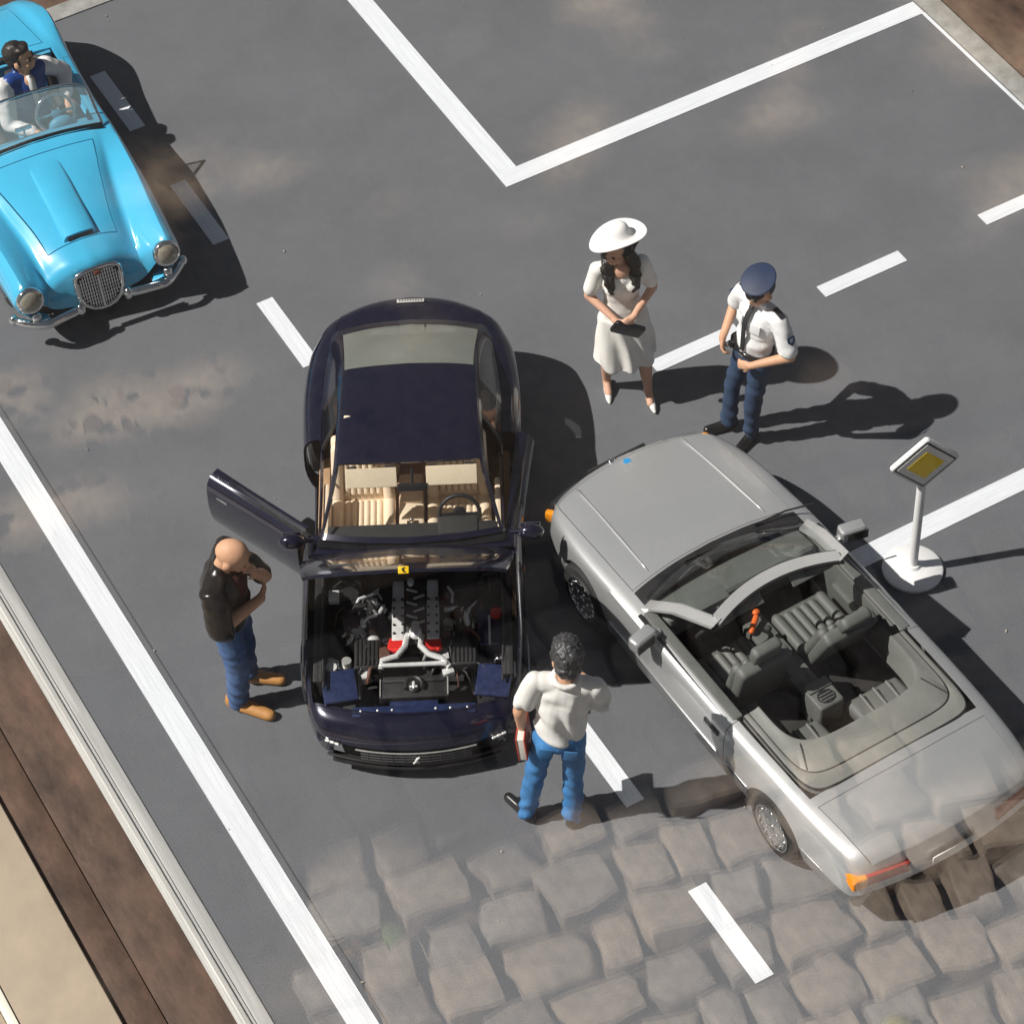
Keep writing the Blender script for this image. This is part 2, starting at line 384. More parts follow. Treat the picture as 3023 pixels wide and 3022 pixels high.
def leaf_mesh(L=.36,Wd=.16,curl=.08,name='fallen_leaf'):
    V=[];Fc=[];n=7
    for i in range(n+1):
        t=i/n; wd=Wd*math.sin(math.pi*min(1,t*.96+.02))**.8; z=curl*math.sin(t*2.6); y=L*(t-.5)
        V+=[(-wd,y,z+.04),(0,y,z),(wd,y,z+.05)]
    for i in range(n):
        a=i*3; Fc+=[(a,a+1,a+4,a+3),(a+1,a+2,a+5,a+4)]
    me=bpy.data.meshes.new(name); me.from_pydata(V,[],Fc); return me
for nm,c,p,rz,lab in (('fallen_leaf',(.20,.27,.10),G(-1.45,7.9,.34),20,'curled green leaf mirrored on the cobbles at lower left centre'),('fallen_leaf',(.60,.54,.20),G(3.2,4.9,.32),80,'small pale yellow leaf mirrored on the cobbles below the silver car')):
    me=leaf_mesh(.46,.13,.1); me.materials.append(mat('leaf_'+nm,c,.6,var=.3,scale=6)); finish(me,180)
    o=link(nm,me,None,label=lab,category='leaf'); o.location=p; o.rotation_euler=(R(12),R(10),R(rz))
    md=o.modifiers.new('t','SOLIDIFY'); md.thickness=.01
def scatter_leaves(name,n,posf,size,m,parent=None,flat=True,**pr):
    V=[];Fc=[]
    base=leaf_mesh(); bv=[Vector(v.co) for v in base.vertices]; bf=[tuple(p.vertices) for p in base.polygons]; bpy.data.meshes.remove(base)
    for i in range(n):
        p=posf(); s=random.uniform(*size)/.36
        q=Euler((random.gauss(0,.35),random.gauss(0,.35),random.uniform(0,6.28))) if flat else Euler((random.uniform(-1.1,1.1),random.uniform(-1.1,1.1),random.uniform(0,6.28)))
        Mx=Matrix.Translation(p)@q.to_matrix().to_4x4()@Matrix.Scale(s,4); o=len(V)
        V+=[tuple(Mx@v) for v in bv]; Fc+=[tuple(x+o for x in f) for f in bf]
    me=bpy.data.meshes.new(name); me.from_pydata(V,[],Fc); me.materials.append(m); finish(me,180); return link(name,me,parent,**pr)
M_dry=mat('dry_leaves',(.20,.115,.06),.8,var=.6,scale=1.4)
scatter_leaves('leaf_litter',420,lambda:G(random.triangular(-8,2,-4),random.uniform(8,18),random.uniform(-.1,.05)),(.10,.28),M_dry,kind='stuff')
# tree outside that shades the pavement ---------------------------------------
tree=empty('street_tree',(-50,-14,Z_OUT),0,'leafy street tree outside the case throwing dappled shade','tree')
M_bark=mat('bark',(.10,.075,.055),.9,var=.4,scale=3,bump=1,bscale=6)
M_leaf=mat('tree_leaves',(.06,.10,.03),.6,var=.4,scale=.3)
sx,sy=SUN_TO.x/SUN_TO.z,SUN_TO.y/SUN_TO.z
clumps=[]
while len(clumps)<460:
    a_,b_=random.uniform(-13,17),random.uniform(2.2,30)
    if b_<9.3-.06*a_+random.uniform(0,.9) and a_>-2.1-.18*(b_-7.3)+random.uniform(-.5,.5): continue
    h=random.uniform(42,60); p=G(a_,b_); clumps.append((Vector((p.x+sx*h,p.y+sy*h,Z_OUT+h)),random.uniform(.7,1.5)))
for i in range(230):      # the crown is densest along its edge
    a_=random.uniform(-8,13); b_=10.1-.06*a_+random.uniform(0,3.6); h=random.uniform(42,60); p=G(a_,b_); clumps.append((Vector((p.x+sx*h,p.y+sy*h,Z_OUT+h)),random.uniform(.6,1.1)))
GAPS=[(-2.5,17.4,.42),(-2.0,16.9,.30),(-1.5,16.5,.36),(-3.1,16.3,.5),(-2.4,16.4,.25),(-4.1,15.8,.5),(3.9,18.7,.45),(7.1,18.2,.30),(7.8,19.5,.36),(1.5,18.4,.25),(6.6,21.3,.36),(5.7,20.4,.25),(1.8,17.8,.3),(.3,20.5,.3),(9.5,16.5,.35),(-2.6,13.6,.3)]   # holes in the foliage that let flecks of sun through
def crown_pos():
    while True:
        c,r_=random.choice(clumps); p=c+Vector((random.gauss(0,.6)*r_,random.gauss(0,.6)*r_,random.gauss(0,1)*r_)); h=p.z-Z_OUT
        g=Vector((p.x-sx*h,p.y-sy*h,0)); a_=g.dot(PT); b_=PC-g.dot(PN)
        if all((a_-q[0])**2+(b_-q[1])**2>(q[2]+.36)**2 for q in GAPS): return p-tree.location
scatter_leaves('crown',3700,crown_pos,(1.0,1.9),M_leaf,tree,flat=False)
br=[tube([(0,0,-.3),(.5,-.4,14),(1,-.5,30),(2,-1.5,46)],[2.4,1.9,1.4,.6],10)]
for i in range(9):
    c=random.choice(clumps)[0]-tree.location; z0=random.uniform(16,36); a=Vector((.6,-.4,z0)); br.append(tube([a,(a+c)/2+Vector((0,0,3)),c],[.7,.4,.12],6))
part('trunk',M_bark,tree,*br)
# specks and crumbs lying on the road board
bm=bmesh.new()
for i in range(110):
    p=(random.uniform(-3.9,7),random.uniform(-6.5,8.3),.008); s=random.choice((.004,.005,.007,.011))
    ell(p,(s*random.uniform(.8,1.8),s,s*.5),rot(rz=random.uniform(0,180)),6,4)(bm)
from_bm('road_grit',bm,mat('grit',(.33,.30,.26),.8,var=.4,scale=2),None,180,kind='stuff')
# ================================================================ CARS
M_tyre=mat('tyre_rubber',(.018,.018,.018),.75,var=.3,scale=12,bump=.2)
M_chrome=mat('chrome',(.75,.75,.74),.10,metal=1,var=.06,scale=5)
M_alloy=mat('alloy_silver',(.62,.62,.61),.22,metal=1,var=.1,scale=8)
M_black=mat('black_plastic',(.016,.016,.017),.45,var=.25,scale=14,bump=.1)
M_gloss=mat('gloss_black',(.010,.010,.011),.14,coat=.6,var=.2)
M_dark=mat('dark_interior',(.022,.021,.020),.7,var=.3,scale=10)
M_cglass=glass_sheet('car_glass',(.93,.95,.94),f0=.06)
M_sglass=mat('sky_grey_glass',(.21,.22,.195),.22,coat=.4,var=.12,scale=2.0); M_sglass.node_tree.nodes['Principled BSDF'].inputs['Alpha'].default_value=.8  # grey of the mirrored sky is put into the base colour
M_bglass=mat('sky_haze_glass',(.55,.70,.72),.08,var=.15,scale=3); M_bglass.node_tree.nodes['Principled BSDF'].inputs['Alpha'].default_value=.32  # pale cyan base stands in for the haze of reflected sky
M_lens=glass_sheet('lens_glass',(.95,.95,.95),f0=.06)
def wheel(parent,name,c,r,w_,side,rim='five',hub=None,label=None):
    """side +1: outer face towards +x"""
    e=part(name,M_tyre,parent,lathe([(r*.66,-w_/2),(r*.90,-w_/2),(r*.985,-w_*.40),(r,-w_*.25),(r,w_*.25),(r*.985,w_*.40),(r*.90,w_/2),(r*.66,w_/2),(r*.64,0),(r*.66,-w_/2)],(0,0,0),rot(ry=90),40))
    e.location=c
    s=side; X=w_/2*s
    def P2(a,rad,x): return (x,math.cos(a)*rad,math.sin(a)*rad)
    part('rim',hub or M_alloy,e,lathe([(r*.655,-.03),(r*.66,.012),(r*.62,.012),(r*.60,-.02),(r*.60,-.10)],(X,0,0),rot(ry=90*s),36))
    cm=[]
    if rim=='five':
        for i in range(5):
            a=2*math.pi*i/5+.3; cm.append(box(P2(a,r*.36,X-.012*s),(.03,r*.50,r*.17),rot(rx=math.degrees(a)),.008))
        cm.append(cyl((X-.03*s,0,0),(X+.006*s,0,0),r*.17,r*.14,20))
    elif rim=='holes':
        cm.append(lathe([(r*.60,-.02),(r*.50,.0),(r*.36,-.012),(r*.2,.008),(0,.012)],(X,0,0),rot(ry=90*s),36))
        for i in range(15):
            a=2*math.pi*i/15; cm.append(ell(P2(a,r*.52,X),(.016,r*.055,r*.055),u=10,v=6))
    else:
        cm.append(lathe([(r*.60,-.02),(r*.45,.012),(r*.2,.03),(0,.036)],(X,0,0),rot(ry=90*s),32))
    part('spokes',hub or M_alloy,e,*cm)
    part('brake_disc',M_black,e,cyl((X-.09*s,0,0),(X-.06*s,0,0),r*.58,n=28))
    if rim=='holes': part('hub_cap',M_chrome,e,cyl((X,0,0),(X+.02*s,0,0),r*.12,n=16),*[ell(P2(2*math.pi*i/5,r*.24,X+.006*s),(.012,.012,.012),u=8,v=6) for i in range(5)])
    return e
def seat(parent,name,c,m,wd=.50,recl=20,ribs=5,head=True,back=.62,label=None):
    """c = front edge centre of cushion top; faces -y (forward)"""
    t=link(name,None,parent); t.location=c; t.empty_display_size=.1
    cu=[box((0,.25,-.07),(wd,.52,.15),bev=.05,seg=3)]; ri=[]
    iw=wd*.62
    for i in range(ribs):
        x=-iw/2+iw*(i+.5)/ribs; ri.append(cap((x,.07,.0),(x,.44,-.005),iw/ribs*.52,n=8))
    for s in (-1,1): cu.append(cap((s*wd*.42,.06,.0),(s*wd*.42,.46,.0),.055,n=10))
    part('cushion',m,t,*cu,*ri,smooth=60)
    B=Matrix.Translation((0,.48,-.02))@rot(rx=-recl)
    def T(p): return tuple(B@Vector(p))
    bk=[box(T((0,.05,back/2)),(wd*.96,.13,back),rot(rx=-recl),.05,3)]
    for i in range(ribs):
        x=-iw/2+iw*(i+.5)/ribs; bk.append(cap(T((x,-.02,.10)),T((x,-.02,back*.9)),iw/ribs*.52,n=8))
    for s in (-1,1): bk.append(cap(T((s*wd*.42,-.02,.06)),T((s*wd*.38,-.02,back*.85)),.055,n=10))
    part('backrest',m,t,*bk,smooth=60)
    if head: part('headrest',m,t,box(T((0,.03,back+.13)),(wd*.52,.11,.17),rot(rx=-recl),.045,3),cyl(T((.06,.04,back-.05)),T((.06,.04,back+.1)),.012),cyl(T((-.06,.04,back-.05)),T((-.06,.04,back+.1)),.012),smooth=60)
    return t
def steering(parent,c,r,tilt,m):
    t=link('steering_wheel',None,parent); t.location=c; t.rotation_euler=(R(tilt),0,0)
    part('wheel_ring',m,t,tube([(r*math.cos(a),r*math.sin(a),0) for a in [2*math.pi*i/28 for i in range(28)]],.018,8,True),smooth=180)
    part('wheel_hub',m,t,cyl((0,0,-.03),(0,0,.015),.06,.05,18),*[box((math.cos(a)*r*.55,math.sin(a)*r*.55,0),(r*.9,.03,.014),rot(rz=math.degrees(a)),.004) for a in (0,math.pi,math.pi*1.5)])
    return t
def arch(c,r,w_=.5,x=.9): 
    return [cyl((sg*(x+w_/2+.1),c[0],c[1]),(sg*(x-w_/2),c[0],c[1]),r,n=40) for sg in (1,-1)]
# ---------------------------------------------------------------- dark coupe with its bonnet up
def coupe():
    M_p=mat('midnight_blue_paint',(.010,.010,.027),.18,metal=.35,coat=1.0,var=.15,scale=60,spec=.6)
    M_tanl=mat('tan_leather',(.80,.65,.48),.5,var=.06,scale=9,bump=.12,bscale=40)
    M_tand=mat('tan_carpet',(.42,.27,.15),.85,var=.12,scale=20,bump=.3)
    M_red=mat('red_crackle',(.62,.022,.018),.4,var=.1,scale=30,bump=.2)
    M_eng=mat('engine_black',(.020,.020,.021),.5,var=.3,scale=15,bump=.2)
    M_navy=mat('navy_plastic',(.016,.025,.072),.35,var=.35,scale=20,coat=.4)
    M_steel=mat('polished_steel',(.80,.80,.79),.30,metal=.4,var=.15,scale=10)
    M_cap=mat('dull_grey_plastic',(.10,.10,.10),.4); M_lamp=mat('clear_lamp',(.75,.75,.73),.15,coat=.5,var=.2,scale=30); M_brn=mat('rusty_brown',(.10,.045,.03),.6,var=.3,scale=12); M_amber=mat('amber_lens',(.60,.14,.01),.2,coat=.5)
    car=empty('model_car',(-2.122,-2.143,0),R(-28.3),'dark midnight blue coupe with raised bonnet, exposed engine and tan seats','car')
    L=Loft([
     (0.00,[.66,.72,.74,.74,.72,.60,.40,.20,0],[.40]*9,.25),
     (0.03,[.70,.78,.82,.82,.78,.66,.43,.21,0],[.20,.24,.36,.46,.51,.53,.54,.545,.55],.25),
     (0.25,[.77,.85,.90,.89,.84,.75,.48,.24,0],[.17,.22,.40,.54,.605,.625,.635,.64,.645],.22),
     (0.60,[.80,.88,.935,.925,.87,.78,.51,.25,0],[.16,.20,.43,.62,.695,.71,.715,.72,.72],.15),
     (1.00,[.82,.89,.955,.945,.885,.79,.52,.26,0],[.16,.20,.45,.66,.76,.77,.78,.785,.79],.10),
     (1.78,[.83,.90,.955,.945,.885,.80,.53,.26,0],[.16,.20,.46,.69,.80,.835,.87,.885,.89],.10),
     (2.60,[.83,.90,.960,.950,.885,.80,.52,.26,0],[.16,.20,.46,.70,.81,.835,.86,.87,.88],.0),
     (3.60,[.84,.915,.985,.980,.905,.80,.52,.26,0],[.17,.22,.47,.72,.845,.870,.89,.90,.90],.0),
     (4.25,[.78,.86,.94,.93,.85,.72,.48,.24,0],[.20,.26,.50,.74,.86,.900,.92,.93,.935],-.10),
     (4.66,[.68,.77,.85,.85,.78,.66,.44,.22,0],[.24,.30,.52,.74,.855,.895,.915,.92,.925],-.34),
     (4.78,[.63,.72,.80,.80,.74,.62,.42,.21,0],[.26,.32,.52,.71,.82,.86,.88,.885,.89],-.40),
     (4.82,[.60,.68,.74,.74,.70,.58,.4,.2,0],[.58]*9,-.42)],
     [.20,.22,1.72,1.75,1.95,3.10,4.42,4.44,4.70],.055,3)
    ar=arch((.98,.30),.365)+arch((3.62,.31),.375)
    def cls(s,k,sd):
        if k>4 and .22<s<1.72: return 'bonnet'
        if k>5 and 1.88<s<4.42: return None
        if 1<k<5 and 1.95<s<3.10: return 'door_l' if sd>0 else 'door_r'
        if k>5 and 4.44<s<4.78: return 'boot_lid'
        if s<.20: return 'front_bumper'
        return 'body'
    D=L.cells(cls)
    L.panel('body',D['body'],M_p,car,.0,.022,ar)
    fb=L.panel('front_bumper',D['front_bumper'],M_p,car,.004,.02)
    bl=L.panel('boot_lid',D['boot_lid'],M_p,car,.006,.02)
    part('maker_plate',mat('plate_pale',(.62,.62,.60),.4,var=.1,scale=60),bl,box((0,4.69,.934),(.25,.045,.012),rot(rx=-14),.003)); part('plate_letter',M_black,bl,*[box((-.10+.025*i,4.69,.9415),(.012,.026,.003),rot(rx=-14),0) for i in range(9)])
    part('chassis',M_dark,car,box((0,2.45,.20),(1.55,4.2,.06)),box((0,4.2,.42),(1.45,.7,.5),bev=.05),box((0,.95,.28),(1.15,1.6,.1)))
    for s_ in (.98,3.62):
        for sd in (1,-1): wheel(car,'wheel',(sd*.84,s_,.315),.318,.22,sd)
    # bonnet, hinged at the scuttle
    hx=Matrix.Translation((0,1.80,.90))@rot(rx=-52.5)@Matrix.Translation((0,-1.80,-.90))
    bo=L.panel('bonnet',D['bonnet'],M_p,car,.008,.03,(),xf=hx)
    part('underside_lining',M_eng,bo,*[(lambda b,c=c,s=s:[box(c,s,None,.01)(b)]) for c,s in (((0,1.0,.70),(1.25,.9,.02)),((0,1.0,.685),(.08,.95,.03)),((.4,1.0,.685),(.05,.9,.03)),((-.4,1.0,.685),(.05,.9,.03)))],xf=hx)
    bd=part('badge',mat('badge_yellow',(.85,.55,.01),.35,var=.03),bo,box((0,.228,.628),(.085,.020,.060),None,.004),xf=hx)
    b2=part('badge_figure',M_black,bo,cap((.004,.217,.615),(-.008,.217,.635),.008,n=8),cap((-.008,.217,.635),(.010,.217,.645),.006,n=8),cap((.0,.217,.622),(.014,.217,.610),.005,n=8),xf=hx)
    # greenhouse
    G=Loft([
     (1.80,[.805,.80,.79,.775,.40,0],[.83,.84,.86,.872,.905,.915],.13),
     (2.46,[.800,.79,.655,.615,.31,0],[.83,.845,1.155,1.200,1.232,1.242],.07),
     (2.90,[.800,.79,.635,.590,.30,0],[.83,.845,1.20,1.240,1.270,1.280],.0),
     (3.50,[.810,.80,.625,.575,.29,0],[.85,.865,1.175,1.215,1.245,1.255],-.02),
     (4.36,[.745,.73,.665,.620,.31,0],[.885,.895,.93,.945,.970,.980],-.12),
     (4.46,[.735,.72,.66,.63,.31,0],[.885,.89,.90,.905,.922,.928],-.12)],
     [1.85,2.44,2.98,3.03,3.30,3.44,3.57,3.60,4.34],.06,4,W=.8)
    def gc(s,k,sd):
        if k>3 and 1.85<s<2.44: return 'windscreen'
        if k>3 and 3.60<s<4.34: return 'rear_window'
        if 1<k<2 and s<2.98: return None
        if 1<k<2 and 3.03<s<3.44: return 'qw_l' if sd>0 else 'qw_r'
        if 1<k<2 and 2.98<s<3.03: return 'seal'
        return 'roof'
    E_=G.cells(gc)
    G.panel('roof',E_['roof'],M_p,car,.0,.022)
    G.panel('windscreen',E_['windscreen'],M_cglass,car,.004,.0)
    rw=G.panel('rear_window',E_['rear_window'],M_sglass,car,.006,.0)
    part('heater_strip',M_black,rw,*[strip([(x,3.62,1.228),(x,3.95,1.13),(x*1.05,4.33,.985)],(.014,0,0),(0,.002,.006)) for x in (-.1,.13)])
    for n_ in ('qw_l','qw_r'): G.panel('quarter_window',E_[n_],M_cglass,car,.004,.0)
    G.panel('door_seal',E_['seal'],M_black,car,.0,.02)
    part('windscreen_trim',M_black,car,tube([(x,1.83+.13*(x/.8)**2,.885+.02-.05*(abs(x)/.8)**2) for x in np.linspace(-.78,.78,15)],.012,6))
    part('scuttle',M_gloss,car,strip([(x,1.80+.10*(x/.8)**2,.885-.04*(x/.8)**2) for x in np.linspace(-.80,.80,13)],(0,.10,0),(0,0,.02)))
    # mirrors
    for sd in (1,-1):
        mr=part('door_mirror',M_p,car,ell((sd*1.02,1.86,.93),(.115,.07,.075)),cap((sd*.86,1.93,.86),(sd*.96,1.89,.91),.022))
        part('mirror_glass',M_chrome,mr,box((sd*1.02,1.925,.93),(.17,.012,.10),None,.004))
    # doors
    for key,sd,hinge,ang in (('door_r',-1,(-.945,1.97),49),('door_l',1,(.945,1.97),6)):
        xf=Matrix.Translation((hinge[0],hinge[1],0))@rot(rz=-ang*sd)@Matrix.Translation((-hinge[0],-hinge[1],0))
        d=L.panel('door',D[key],M_p,car,.006,.03,(),xf=xf)
        a=part('door_card',M_tand,d,box((sd*.865,2.52,.50),(.05,1.05,.50),None,.02),cap((sd*.835,2.25,.60),(sd*.835,2.8,.60),.035),xf=xf)
        b=part('window_slot',M_black,d,box((sd*.868,2.52,.806),(.05,1.14,.02),None,.005),xf=xf)
        if sd<0: c=part('door_handle',M_chrome,d,box((-.955,2.93,.66),(.02,.13,.03),None,.008),xf=xf)
        g=part('window_glass',M_cglass,d,box((sd*.862,2.5,.84),(.006,1.0,.09),None,0),xf=xf)
    # cabin
    cab=part('cabin_floor',M_tand,car,box((0,2.75,.24),(1.5,1.75,.05)),box((0,3.62,.62),(1.40,.10,.50),rot(rx=18)),box((.80,2.6,.33),(.10,1.3,.20)),box((-.80,2.6,.33),(.10,1.3,.20)))
    part('rear_shelf',M_dark,cab,box((0,3.98,.86),(1.25,.62,.03)))
    for x in (.40,-.44): seat(car,'front_seat',(x,2.20,.50),M_tanl,.54,22,6)
    for x in (.36,-.36): seat(car,'rear_seat',(x,3.06,.50),M_tanl,.46,24,4,False,.45)
    part('side_trim',M_tanl,car,box((.745,2.30,.60),(.05,.62,.42),None,.02),box((-.745,2.30,.60),(.05,.62,.42),None,.02))
    con=part('centre_console',M_tanl,car,box((-.02,2.45,.40),(.22,.95,.30),None,.03),box((-.02,2.72,.555),(.19,.30,.03),None,.01))
    part('gear_lever',M_chrome,con,cyl((-.01,2.30,.54),(-.01,2.26,.68),.010),ell((-.01,2.26,.69),(.024,.024,.024)),box((-.01,2.30,.552),(.10,.13,.012),None,.003))
    da=part('dashboard',M_tanl,car,box((0,2.02,.70),(1.46,.20,.20),rot(rx=12),.05,3))
    part('dashboard_top',M_dark,da,box((0,1.97,.80),(1.45,.26,.04),rot(rx=8),.015),box((.40,2.06,.80),(.36,.20,.10),rot(rx=10),.04,3))
    steering(car,(.41,2.24,.76),.175,62,M_black)
    for x in (.36,-.33):
        v=part('sun_visor',M_tanl,car,box((x,2.375,1.125),(.44,.02,.17),rot(rx=-40),.02,3))
        part('visor_clip',M_black,v,cyl((x-.2,2.44,1.195),(x-.12,2.44,1.195),.010,n=8),cyl((x+.12,2.44,1.195),(x+.2,2.44,1.195),.010,n=8))
    part('rear_view_mirror',M_black,car,box((.02,2.31,1.06),(.26,.03,.07),rot(rx=-25),.015),cyl((.02,2.40,1.20),(.02,2.33,1.09),.012))
    part('headliner',M_tanl,car,box((0,2.95,1.19),(1.12,.9,.02),None,.005))
    # engine bay
    tub=part('engine_bay',M_eng,car,box((0,1.0,.33),(1.5,1.45,.04)),box((0,1.70,.58),(1.52,.05,.50)),box((.765,1.1,.56),(.04,1.2,.36)),box((-.765,1.1,.56),(.04,1.2,.36)),box((.80,1.1,.73),(.06,1.2,.02)),box((-.80,1.1,.73),(.06,1.2,.02)))
    part('bay_seal',M_black,tub,tube([(-.74,.45,.715),(-.755,.9,.755),(-.755,1.66,.80)],.012),tube([(.74,.45,.715),(.755,.9,.755),(.755,1.66,.80)],.012))
    en=part('engine_block',M_eng,car,box((0,1.22,.48),(.62,.72,.24),None,.03),box((0,1.25,.60),(.20,.66,.10),None,.03))
    pl=part('intake_plenum',M_eng,en,box((.02,1.28,.665),(.17,.55,.07),None,.03))
    part('plenum_rib',M_steel,pl,*[box((.02+.03*(-1)**i,1.10+.07*i,.708),(.10,.018,.014),rot(rz=22*(-1)**i),.004) for i in range(6)])
    for x,dx in ((-.125,0),(.165,0)):
        vc=part('valve_cover',M_steel,en,box((x,1.14,.665),(.105,.42,.075),rot(ry=-8 if x<0 else 8),.02,3),box((x,1.46,.66),(.10,.24,.07),None,.02))
        part('cover_bolt',M_black,vc,*[cyl((x+d,1.0+.09*i,.70),(x+d,1.0+.09*i,.713),.011,n=8) for i in range(5) for d in (-.035,.035)])
        part('intake_cover',M_red,en,box((x*1.05-.01,.90,.655),(.15,.13,.06),rot(rz=-12 if x<0 else 12),.03,3),cap((x*1.25,.86,.655),(x*.6,.93,.655),.028),*[box((x*1.05-.01,.87+.03*i,.69),(.13,.008,.006),None,.002) for i in range(3)])
    part('coolant_pipe',M_steel,en,tube([(-.05,1.0,.68),(-.07,.86,.70),(-.14,.76,.70),(-.26,.73,.69),(-.27,.66,.66)],.026,10),tube([(.07,.98,.68),(.06,.86,.70),(.13,.77,.70),(.24,.73,.69),(.30,.66,.66)],.026,10),cap((-.27,.675,.69),(.27,.675,.69),.020),ell((.02,1.0,.71),(.055,.075,.04)),tube([(.27,1.30,.62),(.36,1.28,.66),(.44,1.22,.66),(.46,1.10,.60)],.028,10))
    part('oil_filler',M_steel,en,cyl((.02,1.07,.70),(.02,1.07,.735),.035,n=18),ell((-.02,1.55,.70),(.03,.05,.03)))
    part('engine_hose',M_black,car,tube([(-.55,1.30,.62),(-.45,1.33,.67),(-.33,1.28,.67),(-.26,1.20,.64)],.022,8),tube([(-.42,1.42,.66),(-.36,1.36,.68),(-.36,1.24,.66)],.018,8),tube([(.56,1.5,.7),(.60,1.56,.75),(.72,1.56,.76)],.012,6),tube([(-.70,1.5,.70),(-.6,1.56,.75),(-.45,1.52,.72)],.012,6))
    part('hose_clip',M_steel,car,tube([(-.44,1.16,.64),(-.38,1.22,.66),(-.30,1.24,.66),(-.25,1.34,.66)],.017,8),ell((-.42,1.15,.64),(.022,.03,.02)),box((-.67,1.42,.70),(.09,.12,.05),None,.01))
    for x in (-.385,.43):
        ab=part('air_box',M_eng,car,box((x,.815,.61),(.22,.30,.16),None,.03,3))
        part('air_box_rib',M_black,ab,*[box((x-.085+.034*i,.815,.695),(.014,.26,.014),None,.004) for i in range(6)])
    part('brake_booster',M_black,car,cyl((.44,1.62,.62),(.44,1.40,.62),.13,n=24),cyl((.44,1.40,.62),(.44,1.30,.62),.05,n=16),box((.44,1.34,.70),(.10,.14,.08),None,.02))
    part('fuse_box',M_black,car,box((-.58,1.46,.60),(.24,.20,.16),None,.02),box((.62,1.40,.60),(.22,.26,.14),None,.02))
    bt=part('washer_tank',M_navy,car,box((.64,1.02,.58),(.20,.30,.18),None,.03,3),box((.60,1.22,.62),(.14,.12,.12),None,.03))
    part('filler_cap',M_red,bt,cyl((.70,1.19,.66),(.70,1.19,.70),.05,n=18))
    part('tank_strap',M_steel,bt,box((.64,1.02,.675),(.02,.31,.01),None,0),box((.755,1.02,.60),(.012,.30,.03),None,0))
    rd=part('radiator_shroud',M_eng,car,box((0,.50,.555),(.58,.20,.10),None,.02,2),box((0,.58,.60),(.52,.06,.05),None,.015))
    part('shroud_trim',M_alub,rd,box((-.28,.50,.612),(.010,.18,.010),None,0),box((.28,.50,.612),(.010,.18,.010),None,0))
    part('latch_ring',M_black,rd,tube([(.07*math.cos(a),.50+.085*math.sin(a),.635) for a in np.linspace(-.4,3.54,14)],.018,8),ell((0,.50,.63),(.05,.06,.012)))
    part('latch',M_steel,rd,cap((0,.47,.645),(0,.52,.645),.014),cap((-.025,.48,.645),(.025,.48,.645),.010))
    cp=part('cross_panel',M_navy,car,box((0,.265,.600),(1.02,.10,.035),None,.012),box((0,.33,.60),(.40,.06,.03),None,.01))
    part('panel_bolt',M_steel,cp,*[ell((x,.265,.622),(.012,.012,.008),u=8,v=6) for x in (-.44,-.3,-.18,.18,.3,.44)])
    for x in (-.615,.665):
        hl=part('pop_up_headlamp',M_navy,car,box((x,.50,.655),(.29,.31,.04),rot(rx=4,rz=8 if x<0 else -8),.02,3))
        part('lamp_bracket',M_chrome,hl,box((x+(.17 if x<0 else -.17),.50,.60),(.03,.20,.08),None,.006),box((x+(.06 if x<0 else -.06),.73,.62),(.16,.08,.05),None,.01),box((x-(.17 if x<0 else -.17),.62,.62),(.04,.16,.05),None,.01),ell((x+.05,.75,.65),(.04,.04,.02)))
    part('wiring',M_steel,car,tube([(-.30,1.52,.66),(-.34,1.44,.70),(-.46,1.40,.69),(-.52,1.30,.64)],.014,6),tube([(.30,1.5,.68),(.34,1.40,.70),(.33,1.32,.68)],.014,6),ell((-.50,1.10,.55),(.10,.12,.06)),ell((-.34,.98,.62),(.06,.08,.05)),ell((.33,1.02,.60),(.06,.09,.05)))
    part('strut_top',M_eng,car,cyl((-.60,1.02,.55),(-.60,1.02,.66),.12,.10,24),cyl((-.60,1.02,.66),(-.60,1.02,.70),.04,n=12))
    rg=random.Random(5)
    for i in range(140):
        x=rg.uniform(-.70,.70); y=rg.uniform(.62,1.6); z=rg.uniform(.50,.66)
        if abs(x)<.24 and .6<y<1.5: x=math.copysign(.26+rg.random()*.12,x)
        m_=rg.choice((M_eng,M_black,M_black,M_steel,M_alub,M_brn)); q=rg.random()
        if q<.4: part('bay_fitting',m_,car,box((x,y,z),(rg.uniform(.04,.12),rg.uniform(.04,.14),rg.uniform(.04,.10)),rot(rz=rg.uniform(-30,30)),.012))
        elif q<.6: part('bay_fitting',m_,car,cyl((x,y,z-.04),(x,y,z+.05),rg.uniform(.02,.05),n=14))
        else:
            d=rg.uniform(-.2,.2); part('bay_hose',m_,car,tube([(x,y,z),(x+d*.5,y+.06,z+.05),(x+d,y-.02,z+.06),(x+d*1.3,y-.12,z-.01)],rg.uniform(.008,.018),7),smooth=180)
    # nose details
    gr=part('grille',M_black,car,strip([(x,-.0+.25*(x/.96)**2,.30) for x in np.linspace(-.46,.46,15)],(0,.02,0),(0,0,.11)))
    part('grille_bar',M_cap,gr,*[strip([(x,-.012+.25*(x/.96)**2,zz) for x in np.linspace(-.46,.46,15)],(0,.006,0),(0,0,.006)) for zz in (.265,.30,.335)],*[box((x,-.012+.25*(x/.96)**2,.30),(.006,.006,.10),None,0) for x in np.linspace(-.4,.4,9)])
    part('emblem',M_lamp,gr,cap((-.006,-.03,.29),(.010,-.035,.335),.012,n=10),cap((.010,-.035,.335),(.026,-.035,.352),.008,n=8),cap((-.006,-.03,.29),(-.024,-.03,.27),.007,n=8),cap((.0,-.03,.295),(.022,-.03,.275),.007,n=8))
    part('grille_frame',M_alub,fb,tube([(x,-.008+.25*(x/.96)**2,.372) for x in np.linspace(-.50,.50,15)],.007,6))
